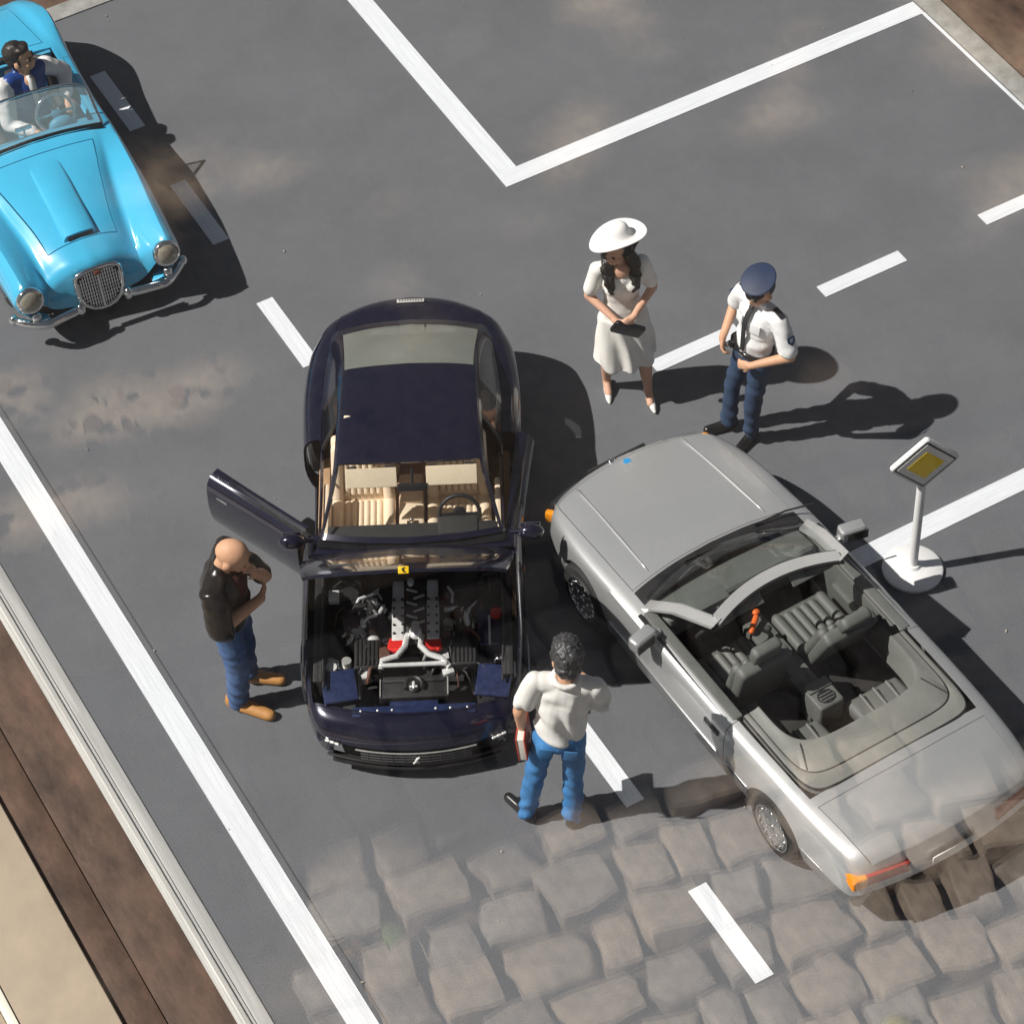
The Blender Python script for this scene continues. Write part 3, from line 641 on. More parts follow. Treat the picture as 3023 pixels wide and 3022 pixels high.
    for x in (-.70,.70):
        fl_=part('fog_lamp',M_gloss,car,ell((x,.155,.40),(.10,.04,.035),rot(rz=28 if x>0 else -28)))
        part('lamp_lens',M_lamp,fl_,*[cap((x+dx*(1 if x>0 else -1)-.0,.118+dx*.5,.418),(x+(dx+.02)*(1 if x>0 else -1),.128+dx*.5,.415),.012,n=8) for dx in (-.06,-.02,.02)])
        part('side_marker',M_amber,fb,ell((x*1.35,1.72,.60),(.012,.05,.03)))
    part('bumper_trim',M_black,fb,tube([(x,.0+.25*(x/.96)**2,.222) for x in np.linspace(-.74,.74,17)],.014,6))
    part('splitter',M_black,fb,strip([(x,.03+.25*(x/.96)**2,.17) for x in np.linspace(-.70,.70,15)],(0,.10,0),(0,0,.02)))
    # rear lamps (face away from the camera)
    for x in (-.5,.5): part('tail_lamp',M_red,car,ell((x,4.70-.1,.66),(.13,.05,.06)))
    return car
coupe()
# ---------------------------------------------------------------- silver roadster
def roadster():
    M_s=mat('silver_paint',(.58,.59,.59),.36,metal=.62,coat=.7,var=.03,scale=120,flake=.02,bscale=400)
    M_fr=mat('silver_frame',(.50,.50,.495),.3,metal=.25,coat=.6,var=.03); M_cl=mat('grey_cladding',(.20,.205,.205),.32,metal=.3,coat=.4,var=.05,scale=60)
    M_li=mat('grey_leather',(.115,.120,.112),.55,var=.08,scale=9,bump=.15,bscale=40)
    M_ton=mat('grey_soft_cover',(.19,.195,.18),.5,var=.08,scale=5,bump=.08,bscale=30)
    M_or=mat('orange_lens',(.75,.26,.01),.2,coat=.8,var=.1,scale=40)
    M_rl=mat('red_lens',(.33,.02,.015),.22,coat=.8,var=.1,scale=40)
    M_blu=mat('blue_badge',(.03,.28,.60),.4)
    car=empty('model_car',(.845,-.43,0),R(182.0),'silver open roadster with grey interior parked nose to nose with the dark coupe','car')
    L=Loft([
     (0.00,[.50,.58,.62,.62,.60,.55,.42,.20,0],[.45]*9,.22),
     (0.03,[.64,.72,.77,.76,.73,.68,.50,.25,0],[.20,.24,.40,.52,.61,.655,.675,.68,.685],.22),
     (0.20,[.78,.85,.90,.89,.86,.78,.54,.28,0],[.19,.23,.43,.56,.69,.735,.755,.76,.765],.16),
     (0.98,[.87,.925,.975,.975,.945,.81,.58,.30,0],[.19,.22,.45,.59,.79,.835,.855,.862,.866],.02),
     (1.60,[.88,.94,.985,.985,.96,.82,.64,.33,0],[.19,.22,.46,.60,.83,.88,.900,.915,.92],.14),
     (2.40,[.88,.94,.990,.990,.965,.85,.64,.33,0],[.19,.22,.46,.60,.84,.888,.90,.91,.915],.0),
     (3.10,[.88,.94,.990,.990,.965,.85,.64,.33,0],[.19,.22,.46,.60,.845,.893,.905,.915,.92],.0),
     (3.80,[.87,.93,.985,.985,.955,.84,.62,.30,0],[.20,.23,.46,.60,.86,.913,.93,.94,.945],.0),
     (4.40,[.85,.91,.960,.955,.925,.80,.60,.30,0],[.22,.26,.47,.60,.855,.910,.93,.942,.945],-.05),
     (4.70,[.83,.89,.940,.930,.890,.775,.58,.30,0],[.25,.30,.48,.60,.82,.880,.905,.915,.92],-.10),
     (4.83,[.81,.87,.910,.895,.850,.745,.56,.28,0],[.27,.32,.48,.60,.745,.815,.845,.855,.86],-.12),
     (4.87,[.74,.80,.84,.83,.78,.68,.52,.26,0],[.50]*9,-.12)],
     [.10,.35,.60,1.42,1.44,1.62,1.72,3.10,4.06,4.14,4.16,4.25],.055,3,W=.99)
    ar=arch((.96,.31),.375)+arch((3.79,.31),.375)
    def cls(s,k,sd):
        if k>5 and .10<s<1.42: return 'bonnet'
        if k>5 and 1.44<s<1.62: return 'vent'
        if k>5 and 1.62<s<4.06: return None
        if k>5 and 4.16<s<4.85: return 'boot'
        if k<2:
            if s<.60: return 'front_bumper'
            if s>4.25: return 'rear_bumper'
            if 1.72<s<3.10: return 'dc_l' if sd>0 else 'dc_r'
            return 'clad'
        if 2<k<5 and 1.72<s<3.10: return 'door_l' if sd>0 else 'door_r'
        return 'body'
    D=L.cells(cls)
    L.panel('body',D['body'],M_s,car,.0,.022,ar)
    L.panel('sill_cladding',D['clad'],M_cl,car,.0,.03,ar)
    fb=L.panel('front_bumper',D['front_bumper'],M_cl,car,.004,.03); rb=L.panel('rear_bumper',D['rear_bumper'],M_cl,car,.004,.03)
    bo=L.panel('bonnet',D['bonnet'],M_s,car,.006,.02); bt=L.panel('boot_lid',D['boot'],M_s,car,.006,.02)
    L.panel('scuttle_vent',D['vent'],M_black,car,.004,.02)
    for sd in (1,-1):  # creases on the bonnet
        part('bonnet_crease',M_s,bo,tube([(sd*(.545+.05*(s-.2)/1.2),s,float(np.interp(s,[.2,.6,.98,1.40],[.759,.818,.858,.888]))) for s in np.linspace(.2,1.40,12)],.010,8),smooth=180)
    for key,ck,sd in (('door_l','dc_l',1),('door_r','dc_r',-1)):
        d=L.panel('door',D[key],M_s,car,.007,.03); c=L.panel('door_cladding',D[ck],M_cl,d,.007,.03)
        part('door_handle',M_black,d,box((sd*.985,2.92,.715),(.03,.20,.05),None,.012))
        part('handle_grip',M_chrome,d,box((sd*1.003,2.90,.705),(.015,.14,.025),None,.006))
        part('door_top',M_li,d,box((sd*.835,2.42,.875),(.10,1.32,.05),None,.02,3))
        part('window_slot',M_black,d,box((sd*.905,2.42,.865),(.035,1.36,.02),None,.004))
        part('door_card',M_li,d,box((sd*.80,2.42,.60),(.05,1.30,.50),None,.02),box((sd*.76,2.45,.62),(.06,.5,.06),None,.02))
        mo=part('side_moulding',M_chrome,d,box((sd*.995,2.41,.468),(.012,1.36,.012),None,.003))
        part('side_moulding',M_chrome,car,box((sd*.988,1.54,.467),(.012,.30,.012),None,.003),box((sd*.99,3.28,.468),(.012,.30,.012),None,.003),box((sd*.962,4.30,.478),(.012,.30,.012),rot(rz=sd*5),.003))
        mr=part('door_mirror',M_s,car,box((sd*1.06,2.02,.95),(.24,.13,.14),rot(rz=sd*12),.04,3),box((sd*.93,2.0,.90),(.12,.06,.06),None,.02))
        part('mirror_glass',M_dark,mr,box((sd*1.07,2.093,.95),(.19,.012,.10),rot(rz=sd*12),.004))
    part('chassis',M_dark,car,box((0,2.45,.22),(1.6,4.3,.06)),box((0,.95,.45),(1.1,1.2,.4)),box((0,4.3,.5),(1.35,.8,.5)))
    for s_ in (.96,3.79):
        for sd in (1,-1): wheel(car,'wheel',(sd*.865,s_,.325),.328,.23,sd,'holes',M_chrome)
    # badges at the bonnet front
    part('bonnet_badge',M_blu,bo,cyl((.0,.17,.752),(0,.17,.764),.034,n=16)); part('bonnet_star',M_chrome,bo,cyl((.06,.06,.70),(.06,.06,.73),.012,n=8),ell((.10,.06,.72),(.03,.03,.02)))
    part('front_grille',M_black,car,box((0,-.005,.55),(.60,.03,.20),None,.01))
    for sd in (1,-1):
        hl=part('headlamp',M_lens,car,box((sd*.60,.10,.58),(.34,.05,.15),rot(rz=sd*14),.02)); part('lamp_bowl',M_chrome,hl,box((sd*.60,.125,.58),(.32,.03,.13),rot(rz=sd*14),.01))
        part('indicator_lamp',M_or,car,box((sd*.80,.20,.56),(.07,.13,.12),rot(rz=sd*40),.03))
        tl=part('tail_lamp',M_rl,car,box((sd*.62,4.775,.66),(.40,.10,.13),rot(rz=-sd*10),.02,3))
        part('turn_lamp',M_or,tl,box((sd*.835,4.675,.66),(.14,.24,.132),rot(rz=-sd*9),.03,3),*[box((sd*.905,4.675,.625+.035*i),(.02,.22,.010),rot(rz=-sd*9),.003) for i in range(3)])
    part('number_plate',mat('plate_white',(.7,.7,.68),.5),rb,box((0,4.885,.60),(.46,.012,.10),None,.003))
    # windscreen
    n_=17; xs=np.linspace(-1,1,n_)
    base=[Vector((x*.775,1.47+.17*x*x,.905-.025*x*x)) for x in xs]; top=[Vector((x*.615,2.26+.14*x*x,1.325-.012*x*x)) for x in xs]
    bm=bmesh.new(); gr=[]
    for j in range(7):
        t=j/6; gr.append([bm.verts.new(b.lerp(c,t)+Vector((0,-.035,.03))*math.sin(math.pi*t)) for b,c in zip(base,top)])
    for j in range(6):
        for i in range(n_-1): bm.faces.new((gr[j][i+1],gr[j][i],gr[j+1][i],gr[j+1][i+1]))
    ws=from_bm('windscreen',bm,M_cglass,car,180)
    part('windscreen_header',M_fr,ws,strip([p+Vector((0,.03,.0)) for p in top],(0,.10,-.02),(0,.005,.045)))
    part('header_seal',M_black,ws,strip([p+Vector((0,-.022,.012)) for p in top],(0,.016,0),(0,.0,.03)),strip([p+Vector((0,.085,-.012)) for p in top],(0,.022,0),(0,.0,.03)))
    part('base_seal',M_black,ws,tube(base,.018,6))
    for sd in (1,-1):
        a=base[-1 if sd>0 else 0]; b=top[-1 if sd>0 else 0]
        part('pillar',M_fr,ws,strip([a+Vector((sd*.03,.03,-.02)),a.lerp(b,.5)+Vector((sd*.028,.0,.02)),b+Vector((sd*.02,.05,.0))],(.11,.04,0),(0,.03,.055)))
    for x in (.30,-.42):
        wp=part('wiper',M_black,car,tube([(x,1.50,.93),(x-.30,1.53,.95),(x-.55,1.60,.955)],.010,6))
    part('rear_view_mirror',M_black,car,box((0,2.21,1.20),(.24,.03,.07),rot(rx=15),.015),cyl((0,2.24,1.31),(0,2.22,1.22),.012))
    for x in (.33,-.36):
        v=part('sun_visor',M_li,car,box((x,2.36,1.255),(.40,.02,.15),rot(rx=52),.02,3)); part('visor_mirror',M_dark,v,box((x,2.372,1.25),(.22,.012,.08),rot(rx=52),.004))
    # cabin
    part('cabin_floor',M_dark,car,box((0,2.6,.27),(1.6,2.0,.04)),box((0,1.66,.55),(1.5,.05,.5)),box((0,3.85,.52),(1.55,.06,.55)))
    da=part('dashboard',M_li,car,box((0,1.80,.76),(1.52,.34,.22),rot(rx=10),.06,3),box((.38,1.92,.86),(.44,.16,.07),None,.03)); part('glove_box',M_dark,da,box((-.42,1.985,.72),(.5,.02,.14),rot(rx=8),.01))
    steering(car,(.40,2.14,.80),.19,64,M_dark)
    seat(car,'driver_seat',(.40,2.16,.50),M_li,.52,12,4,True,.60); seat(car,'passenger_seat',(-.42,2.12,.50),M_li,.54,24,4,True,.58)
    con=part('centre_console',M_li,car,box((0,2.55,.42),(.22,1.10,.26),None,.03),box((0,3.12,.52),(.24,.24,.26),None,.03,3),box((0,3.02,.655),(.22,.10,.03),None,.01))
    part('console_vent',M_black,con,*[box((0,3.10+.03*i,.655),(.12,.012,.012),None,.002) for i in range(4)],tube([(.075*math.cos(a),3.145+.065*math.sin(a),.652) for a in np.linspace(0,6.28,17)[:-1]],.006,6,True))
    part('gear_lever',M_dark,con,cyl((0,2.35,.55),(0,2.32,.66),.012),ell((0,2.32,.67),(.03,.03,.03)))
    part('hand_brake',M_li,con,cap((.08,2.75,.56),(.08,2.52,.60),.02))
    part('gear_knob_cover',mat('orange_red',(.75,.14,.02),.4),con,cap((.10,2.22,.60),(.0,2.14,.63),.026),ell((-.03,2.10,.64),(.035,.03,.025)))
    for x in (.40,-.40):
        rs=part('rear_seat',M_li,car,box((x,3.40,.50),(.52,.36,.14),rot(rx=6),.05,3),box((x,3.60,.62),(.52,.12,.30),rot(rx=-14),.05,3),*[cap((x+dx,3.26,.585),(x+dx,3.52,.565),.018,n=8) for dx in (-.13,0,.13)],smooth=60)
    # folded hood cover: wide grey panel around the rear of the cockpit
    U=[]
    for t in np.linspace(0,1,41):
        a=math.pi*t; ca,sa=math.cos(a),math.sin(a); e=.2
        se=lambda v,p: math.copysign(abs(v)**p,v)
        o=Vector((.80*se(ca,e),3.13+.93*abs(sa)**.22,.90+.035*abs(sa))); i_=Vector((.655*se(ca,.45),3.13+.52*abs(sa)**.5,.895+.02*abs(sa)))
        if t in (0,1): o.y=i_.y=3.10
        U.append((o,i_))
    bm=bmesh.new(); rows=[]
    prof=[(-.02,-.05),(0,-.01),(.0,.012),(.12,.020),(.30,.018),(.34,.010),(.38,.022),(.8,.032),(.92,.045),(1.0,.045),(1.03,.02),(1.04,-.10),(1.05,-.30)]
    for o,i_ in U: rows.append([bm.verts.new(o.lerp(i_,f)+Vector((0,0,z))) for f,z in prof])
    for A,B in zip(rows,rows[1:]):
        for j in range(len(prof)-1): bm.faces.new((A[j],B[j],B[j+1],A[j+1]))
    bmesh.ops.recalc_face_normals(bm,faces=bm.faces[:])
    tc_=from_bm('hood_cover',bm,M_ton,car,40)
    part('cover_seam',M_black,tc_,tube([o.lerp(i_,.34)+Vector((0,0,.016)) for o,i_ in U],.006,6),tube([o+Vector((0,0,.004)) for o,i_ in U],.010,6))
    for sd in (0,1):
        ii=9 if sd==0 else 31; o,i_=U[ii]; part('cover_joint',M_black,tc_,tube([o.lerp(i_,.36)+Vector((0,0,.024)),o.lerp(i_,.9)+Vector((0,0,.046))],.006,6))
    return car
roadster()
# ---------------------------------------------------------------- sky-blue spider
def spider():
    M_b=mat('sky_blue_paint',(.060,.44,.70),.22,coat=1.0,var=.03,scale=3,spec=.5)
    M_bi=mat('blue_interior',(.07,.36,.55),.5,var=.05)
    car=empty('model_car',(-2.13,4.06,0),0,'sky blue open 1950s spider with chrome grille at the upper left','car')
    car.rotation_euler=(0,0,R(-4))
    k9=lambda *p:([a for a,b in p],[b for a,b in p])
    S=[]
    def st(s,pts,e=None): y,z=k9(*pts); y=[v*f for v,f in zip(y,(1.05,1.05,1.055,1.04,1.01,1,1,1,1))]; S.append((s,y,z,0,e if e is not None else [0]*9))
    E0=[.10,.06,.02,.02,.06,.16,.16,.14,.12]
    st(0.0,[(.50,.26),(.62,.32),(.74,.58),(.68,.70),(.60,.56),(.46,.30),(.34,.26),(.17,.24),(0,.24)],E0)
    st(.04,[(.52,.28),(.68,.36),(.79,.60),(.69,.765),(.575,.665),(.46,.50),(.34,.555),(.17,.64),(0,.665)],[x*.9 for x in E0])
    st(.25,[(.60,.23),(.735,.35),(.805,.60),(.70,.805),(.57,.715),(.465,.60),(.35,.665),(.175,.735),(0,.755)],[x*.4 for x in E0])
    st(.60,[(.62,.21),(.755,.35),(.82,.61),(.72,.83),(.585,.765),(.49,.705),(.37,.765),(.185,.815),(0,.83)])
    st(1.10,[(.63,.20),(.765,.36),(.83,.62),(.755,.85),(.64,.81),(.56,.785),(.46,.84),(.23,.885),(0,.895)])
    st(1.75,[(.63,.20),(.765,.36),(.82,.62),(.77,.85),(.72,.865),(.67,.875),(.58,.895),(.30,.925),(0,.935)])
    st(2.40,[(.63,.20),(.76,.36),(.81,.60),(.77,.78),(.73,.81),(.69,.82),(.6,.83),(.3,.84),(0,.85)])
    st(3.10,[(.63,.20),(.765,.36),(.815,.61),(.775,.82),(.72,.85),(.67,.865),(.58,.875),(.3,.89),(0,.895)])
    st(3.60,[(.64,.22),(.78,.38),(.84,.62),(.79,.87),(.70,.88),(.60,.86),(.5,.865),(.25,.88),(0,.885)])
    st(4.15,[(.52,.28),(.64,.38),(.72,.55),(.68,.72),(.60,.74),(.50,.73),(.4,.73),(.2,.74),(0,.745)])
    st(4.30,[(.45,.42),(.54,.42),(.60,.5),(.56,.55),(.5,.55),(.4,.5),(.3,.5),(.15,.5),(0,.5)])
    L=Loft(S,[.38,.40,1.60,1.62,1.88,1.98,2.95,3.12,3.2,3.22],.05,4)
    ar=arch((.80,.30),.345,.6,.75)+arch((3.22,.30),.345,.6,.75)
    def cls(s,k,sd):
        if k>6 and .40<s<1.60: return 'bonnet'
        if k>5 and 1.88<s<3.12: return None
        if 1<k<4.01 and 1.98<s<2.95: return 'dl' if sd>0 else 'dr'
        if k>5.5 and 3.22<s<4.0: return 'boot'
        return 'body'
    D=L.cells(cls)
    L.panel('body',D['body'],M_b,car,.0,.022,ar)
    bo=L.panel('bonnet',D['bonnet'],M_b,car,.011,.02); L.panel('boot_lid',D['boot'],M_b,car,.009,.02)
    for q in ('dl','dr'): L.panel('door',D[q],M_b,car,.006,.03)
    # bonnet scoop
    bm=bmesh.new(); rows=[]
    for s in np.linspace(.46,1.57,14):
        h=.055*(1.57-s)/1.11+.004; z0=float(np.interp(s,[.4,.6,1.1,1.6],[.785,.83,.895,.926])); wd=.155
        zz=z0-.006
        rows.append([bm.verts.new((x,s,zz+zo)) for x,zo in ((wd+.02,-.03),(wd,h*.55),(wd-.025,h),(0,h+.008),(-wd+.025,h),(-wd,h*.55),(-wd-.02,-.03))])
    for A,B in zip(rows,rows[1:]):
        for j in range(6): bm.faces.new((A[j],B[j],B[j+1],A[j+1]))
    bm.faces.new(rows[0]); bmesh.ops.recalc_face_normals(bm,faces=bm.faces[:])
    sc=from_bm('bonnet_scoop',bm,M_b,bo,50)
    part('scoop_mouth',M_black,sc,box((0,.455,.812),(.25,.02,.038),rot(rx=-14),.008))
    part('chassis',M_dark,car,box((0,2.2,.22),(1.15,3.8,.06)),box((0,.7,.4),(.9,.8,.3)),box((0,3.6,.5),(1.0,.8,.5)))
    for s_ in (.80,3.22):
        for sd in (1,-1): wheel(car,'wheel',(sd*.70,s_,.305),.308,.16,sd,'disc',M_chrome)
    # grille
    hs=[(.0,.222),(.10,.218),(.19,.200),(.222,.165),(.226,.05),(.214,-.06),(.178,-.14),(.11,-.195),(.04,-.214)]; sh=[(-x,z) for x,z in hs]+[(x,z) for x,z in reversed(hs[1:])]
    T=Matrix.Translation((0,.055,.485))@rot(rx=90-12)
    gr=part('grille',M_black,car,prism(sh,-.03,.0,T))
    part('grille_frame',M_chrome,gr,tube([T@Vector((x,z,.012)) for x,z in sh],.022,8,True),smooth=180)
    part('grille_bar',M_chrome,gr,*[(lambda x,zt,zb:cyl(T@Vector((x,zb,.012)),T@Vector((x,zt,.012)),.0055,n=6))(x,.205*(1-abs(x/.26)**3),-.205*(1-abs(x/.22)**2.2) if abs(x)<.215 else 0) for x in np.linspace(-.20,.20,17)],*[cyl(T@Vector((-.2+abs(z)*.1,z,.008)),T@Vector((.2-abs(z)*.1,z,.008)),.004,n=6) for z in np.linspace(-.15,.17,9)])
    part('grille_badge',mat('enamel_badge',(.25,.08,.05),.3),gr,box(T@Vector((0,.175,.03)),(.06,.02,.045),rot(rx=-12),.008)); part('centre_rib',M_chrome,gr,cyl(T@Vector((0,-.2,.02)),T@Vector((0,.2,.02)),.012,n=8))
    for sd in (1,-1):
        h=part('headlamp',M_chrome,car,lathe([(.09,-.08),(.125,-.06),(.135,.0),(.125,.022),(.108,.026)],(sd*.685,.02,.64),rot(rx=90-16),28),smooth=60)
        part('lamp_lens',mat('ribbed_lens',(.30,.28,.22),.12,coat=.8,var=.2,scale=30),h,lathe([(.112,.012),(.10,.026),(.06,.042),(0,.05)],(sd*.685,.02,.64),rot(rx=90-16),24),smooth=180)
        part('indicator',M_chrome,car,lathe([(.05,-.05),(.05,.0),(.035,.025),(0,.035)],(sd*.66,-.0,.425),rot(rx=80),16),smooth=180)
        path=[]
        for t in np.linspace(0,1,13):
            x=.24+.62*t; y=-.01-.06*math.sin(min(1,t*1.2)*1.5)+.34*max(0,t-.55)**1.6*2.2; path.append((sd*x,y,.345+.01*t))
        bp=part('bumper',M_chrome,car,tube(path,[.030]+[.038]*11+[.030],10),ell(path[0],(.05,.05,.055)),ell(path[-1],(.045,.05,.05)),smooth=180)
        bp.data.transform(Matrix.Translation((0,0,.345))@Matrix.Diagonal((1,1,1.25,1))@Matrix.Translation((0,0,-.345)))
    # windscreen
    n_=19; xs=np.linspace(-1,1,n_)
    base=[Vector((x*.72,1.80-.03*x*x,.935-.05*x*x)) for x in xs]; top=[Vector((x*.69,2.10-.08*x*x,1.27-.03*x*x-.06*abs(x)**8)) for x in xs]
    bm=bmesh.new(); g=[[bm.verts.new(b.lerp(c,j/5)) for b,c in zip(base,top)] for j in range(6)]
    for j in range(5):
        for i in range(n_-1): bm.faces.new((g[j][i+1],g[j][i],g[j+1][i],g[j+1][i+1]))
    ws=from_bm('windscreen',bm,M_bglass,car,180)
    loop=base+list(reversed(top)); part('windscreen_frame',M_gloss,ws,tube(base,.020,6),tube([p+Vector((0,-.04,-.012)) for p in base],.014,6)); part('screen_edge',M_chrome,ws,tube(top,.013,6),tube([base[0],top[0]],.015,6),tube([base[-1],top[-1]],.015,6))
    # cabin
    part('cabin_floor',M_bi,car,box((0,2.5,.30),(1.3,1.3,.04)),box((0,3.10,.60),(1.3,.05,.5)))
    da=part('dashboard',M_bi,car,box((0,1.94,.76),(1.28,.12,.18),rot(rx=-8),.04,3))
    part('gauge_pod',M_bi,da,ell((.37,1.98,.86),(.13,.07,.09)),smooth=180); part('screen_mirror',M_chrome,da,cyl((-.02,1.90,.86),(-.02,1.93,.99),.010),box((-.02,1.935,1.0),(.17,.02,.05),None,.012))
    steering(car,(.37,2.16,.86),.19,66,M_chrome)
    for x in (.36,-.36): seat(car,'seat',(x,2.36,.48),M_dark,.50,14,5,False,.42)
    part('cockpit_roll',M_black,car,tube([(.66*math.cos(a),2.72+.44*math.sin(a),.875) for a in np.linspace(0,math.pi,19)],.035,8))
    return car
spider()
# ---------------------------------------------------------------- priority road sign
sign=empty('road_sign',(2.665,-2.425,0),0,'yellow and white diamond priority road sign on a white pole and round base','road sign')
M_sw=mat('white_plastic',(.80,.80,.80),.45,var=.03)
part('base',M_sw,sign,lathe([(.262,0),(.270,.012),(.268,.035),(.25,.05),(.12,.062),(.075,.075),(.06,.10),(0,.10)],n=48),smooth=40)
part('pole',M_sw,sign,cyl((0,0,.06),(0,0,1.16),.040,.040,20))
SR=Matrix.Translation((0,0,1.43))@rot(rz=-16.0)@rot(rx=90)@rot(rz=45)
def rsq(h,r_,n=5):
    P=[]
    for cx,cy,a0 in ((h-r_,h-r_,0),(-h+r_,h-r_,90),(-h+r_,-h+r_,180),(h-r_,-h+r_,270)):
        for i in range(n+1): a=R(a0+90*i/n); P.append((cx+r_*math.cos(a),cy+r_*math.sin(a)))
    return P
pl=part('plate',M_sw,sign,prism(rsq(.222,.035),-.020,.030,SR,.008))
part('black_border',M_black,pl,prism(rsq(.196,.012),.0305,.0335,SR))
part('white_field',mat('sign_white',(.80,.80,.78),.4,var=.05),pl,prism(rsq(.180,.008),.034,.037,SR))
part('yellow_field',mat('sign_yellow',(1.0,.68,.015),.4,var=.06),pl,prism(rsq(.118,.012),.0375,.0405,SR))
# ================================================================ FIGURES
M_skin=mat('skin',(.60,.34,.21),.55,var=.08,scale=12,spec=.35)
M_skinw=mat('skin_fair',(.62,.36,.25),.55,var=.06,scale=12,spec=.35)
M_hairb=mat('hair_black',(.022,.019,.017),.42,var=.4,scale=20)
M_hairg=mat('hair_greying',(.045,.045,.047),.45,var=.6,scale=34)
M_shoe=mat('shoe_black',(.012,.012,.012),.28,coat=.3)
M_eye=mat('eye_dark',(.02,.015,.012),.3)
M_cw=mat('white_cotton',(.72,.71,.68),.8,var=.04,scale=14,bump=.1,bscale=90)
def ecyl(p,q,a,b,n=24):   # elliptical cone: a=(rx,ry) at p, b=(rx,ry) at q (z-up section)
    def f(bm):
        A=[];B=[]
        for j in range(n):
            t=2*math.pi*j/n; c,s=math.cos(t),math.sin(t)
            A.append(bm.verts.new((p[0]+a[0]*c,p[1]+a[1]*s,p[2]))); B.append(bm.verts.new((q[0]+b[0]*c,q[1]+b[1]*s,q[2])))
        fs=[bm.faces.new((A[j],A[(j+1)%n],B[(j+1)%n],B[j])) for j in range(n)]; fs+=[bm.faces.new(list(reversed(A))),bm.faces.new(B)]
        bmesh.ops.recalc_face_normals(bm,faces=fs)
    return f
def V(*a): return Vector(a)
def headprims(Hm,female=False,bald=False):
    ro=Hm.to_3x3().to_4x4(); h=lambda *p: tuple(Hm@Vector(p)); jw=.9 if female else 1
    P=[ell(h(0,-.012,.135),(.078,.098,.095),ro),ell(h(0,.022,.07),(.062*jw,.074,.082),ro),ell(h(0,.062,.025),(.034*jw,.03,.026),ro),   # skull, face, chin
       ell(h(0,.098,.075),(.0135,.020,.024),ro,10,8),cap(h(0,.088,.108),h(0,.104,.072),.010,.014,n=8),                               # nose
       ell(h(0,.090,.044),(.024,.014,.008),ro,10,6),ell(h(0,.088,.033),(.021,.013,.007),ro,10,6)]                                      # lips
    for s in (1,-1):
        P+=[ell(h(s*.080,-.005,.08),(.012,.026,.034),ro,10,8),ell(h(s*.034,.078,.117),(.026,.014,.010),ro,10,6),ell(h(s*.045,.062,.065),(.02,.022,.022),ro,10,8)]
    return P
def headmat(neck,yaw,pitch,k=1.1): return Matrix.Translation(neck)@rot(rz=yaw)@rot(rx=-pitch)@Matrix.Scale(k,4)
def eyes(root,Hm,brow=None):
    for s in (1,-1):
        e=part('eye',M_eye,root,ell(tuple(Hm@Vector((s*.032,.0865,.098))),(.012,.008,.0075),Hm.to_3x3().to_4x4(),10,8),smooth=180)
        if brow: part('eyebrow',brow,root,cap(tuple(Hm@Vector((s*.018,.098,.122))),tuple(Hm@Vector((s*.05,.082,.124))),.006,n=6),smooth=180)
def hand(wr,d,nrm,side,curl=.6,spread=.1):
    """palm, four fingers, thumb; nrm = palm side; side=+1 thumb towards d x nrm"""
    wr=Vector(wr); d=Vector(d).normalized(); nrm=(Vector(nrm)-d*Vector(nrm).dot(d)).normalized(); x=d.cross(nrm)*side
    P=[]
    pc=wr+d*.055; Rm=Matrix((x,d,nrm)).transposed().to_4x4()
    P.append(ell(pc,(.042,.056,.019),Rm,12,8)); P.append(cap(wr-d*.02,wr+d*.02,.026,.028,n=10))
    for i,(o,L) in enumerate(((.032,.072),(.011,.082),(-.010,.076),(-.030,.058))):
        b=wr+d*.085+x*o; a=curl*(1+.06*i); d1=(d*math.cos(a*.55)+nrm*math.sin(a*.55)+x*o*spread*6).normalized(); d2=d*math.cos(a*1.5)+nrm*math.sin(a*1.5); d3=d*math.cos(a*2.3)+nrm*math.sin(a*2.3)
        m1=b+d1*L*.5; m2=m1+d2*L*.32; m3=m2+d3*L*.22
        P+=[cap(b-d*.02,m1,.0105,.0098,n=8),cap(m1,m2,.0098,.009,n=8),cap(m2,m3,.009,.0078,n=8)]
    t0=wr+d*.03+x*.032; t1=t0+(d*.7+x*.65+nrm*.3).normalized()*.042; t2=t1+(d*.9+x*.15+nrm*.45).normalized()*.036
    P+=[cap(t0,t1,.013,.011,n=8),cap(t1,t2,.011,.009,n=8)]
    return P
def person(loc,facing,k,label,cat='figurine',name='person'):
    t=empty(name,loc,math.atan2(facing[1],facing[0])-math.pi/2,label,cat,'miniature people in the road scene'); t.scale=(k,k,k)
    Mi=(Matrix.Translation(loc)@Matrix.Rotation(t.rotation_euler.z,4,'Z')@Matrix.Scale(k,4)).inverted()
    return t,(lambda x,y,z=0: Mi@Vector((x,y,z)))
def shoe(root,m,heel,dir_,L=.27,wd=.045,pump=False,fat=1.):
    d=Vector((dir_[0],dir_[1],0)).normalized(); h=Vector(heel); h.z=0; q=fat
    a=h-d*.05; P=[cap(a+V(0,0,.045*q),a+d*.10+V(0,0,.045*q),.042*q,.040*q,n=12),cap(a+d*.08+V(0,0,.035*q),a+d*(L-.06)+V(0,0,.030*q),.044*q,.038*q,n=12),cap(a+d*.0+V(0,0,.075*q),a+d*.06+V(0,0,.068*q),.038*q,n=12)]
    if pump: P=[cap(a+V(0,0,.05),a+d*.07+V(0,0,.042),.032,.030,n=12),cap(a+d*.07+V(0,0,.03),a+d*(L-.07)+V(0,0,.022),.034,.026,n=12),cyl(a+V(0,0,.0),a+V(0,0,.05),.014,.022,10),cap(a+d*(L-.07)+V(0,0,.02),a+d*(L-.03)+V(0,0,.016),.024,.014,n=10)]
    o=blob('shoe',m,root,P,.011,4)
    for v in o.data.vertices: v.co.z=max(v.co.z,.001)
    return o
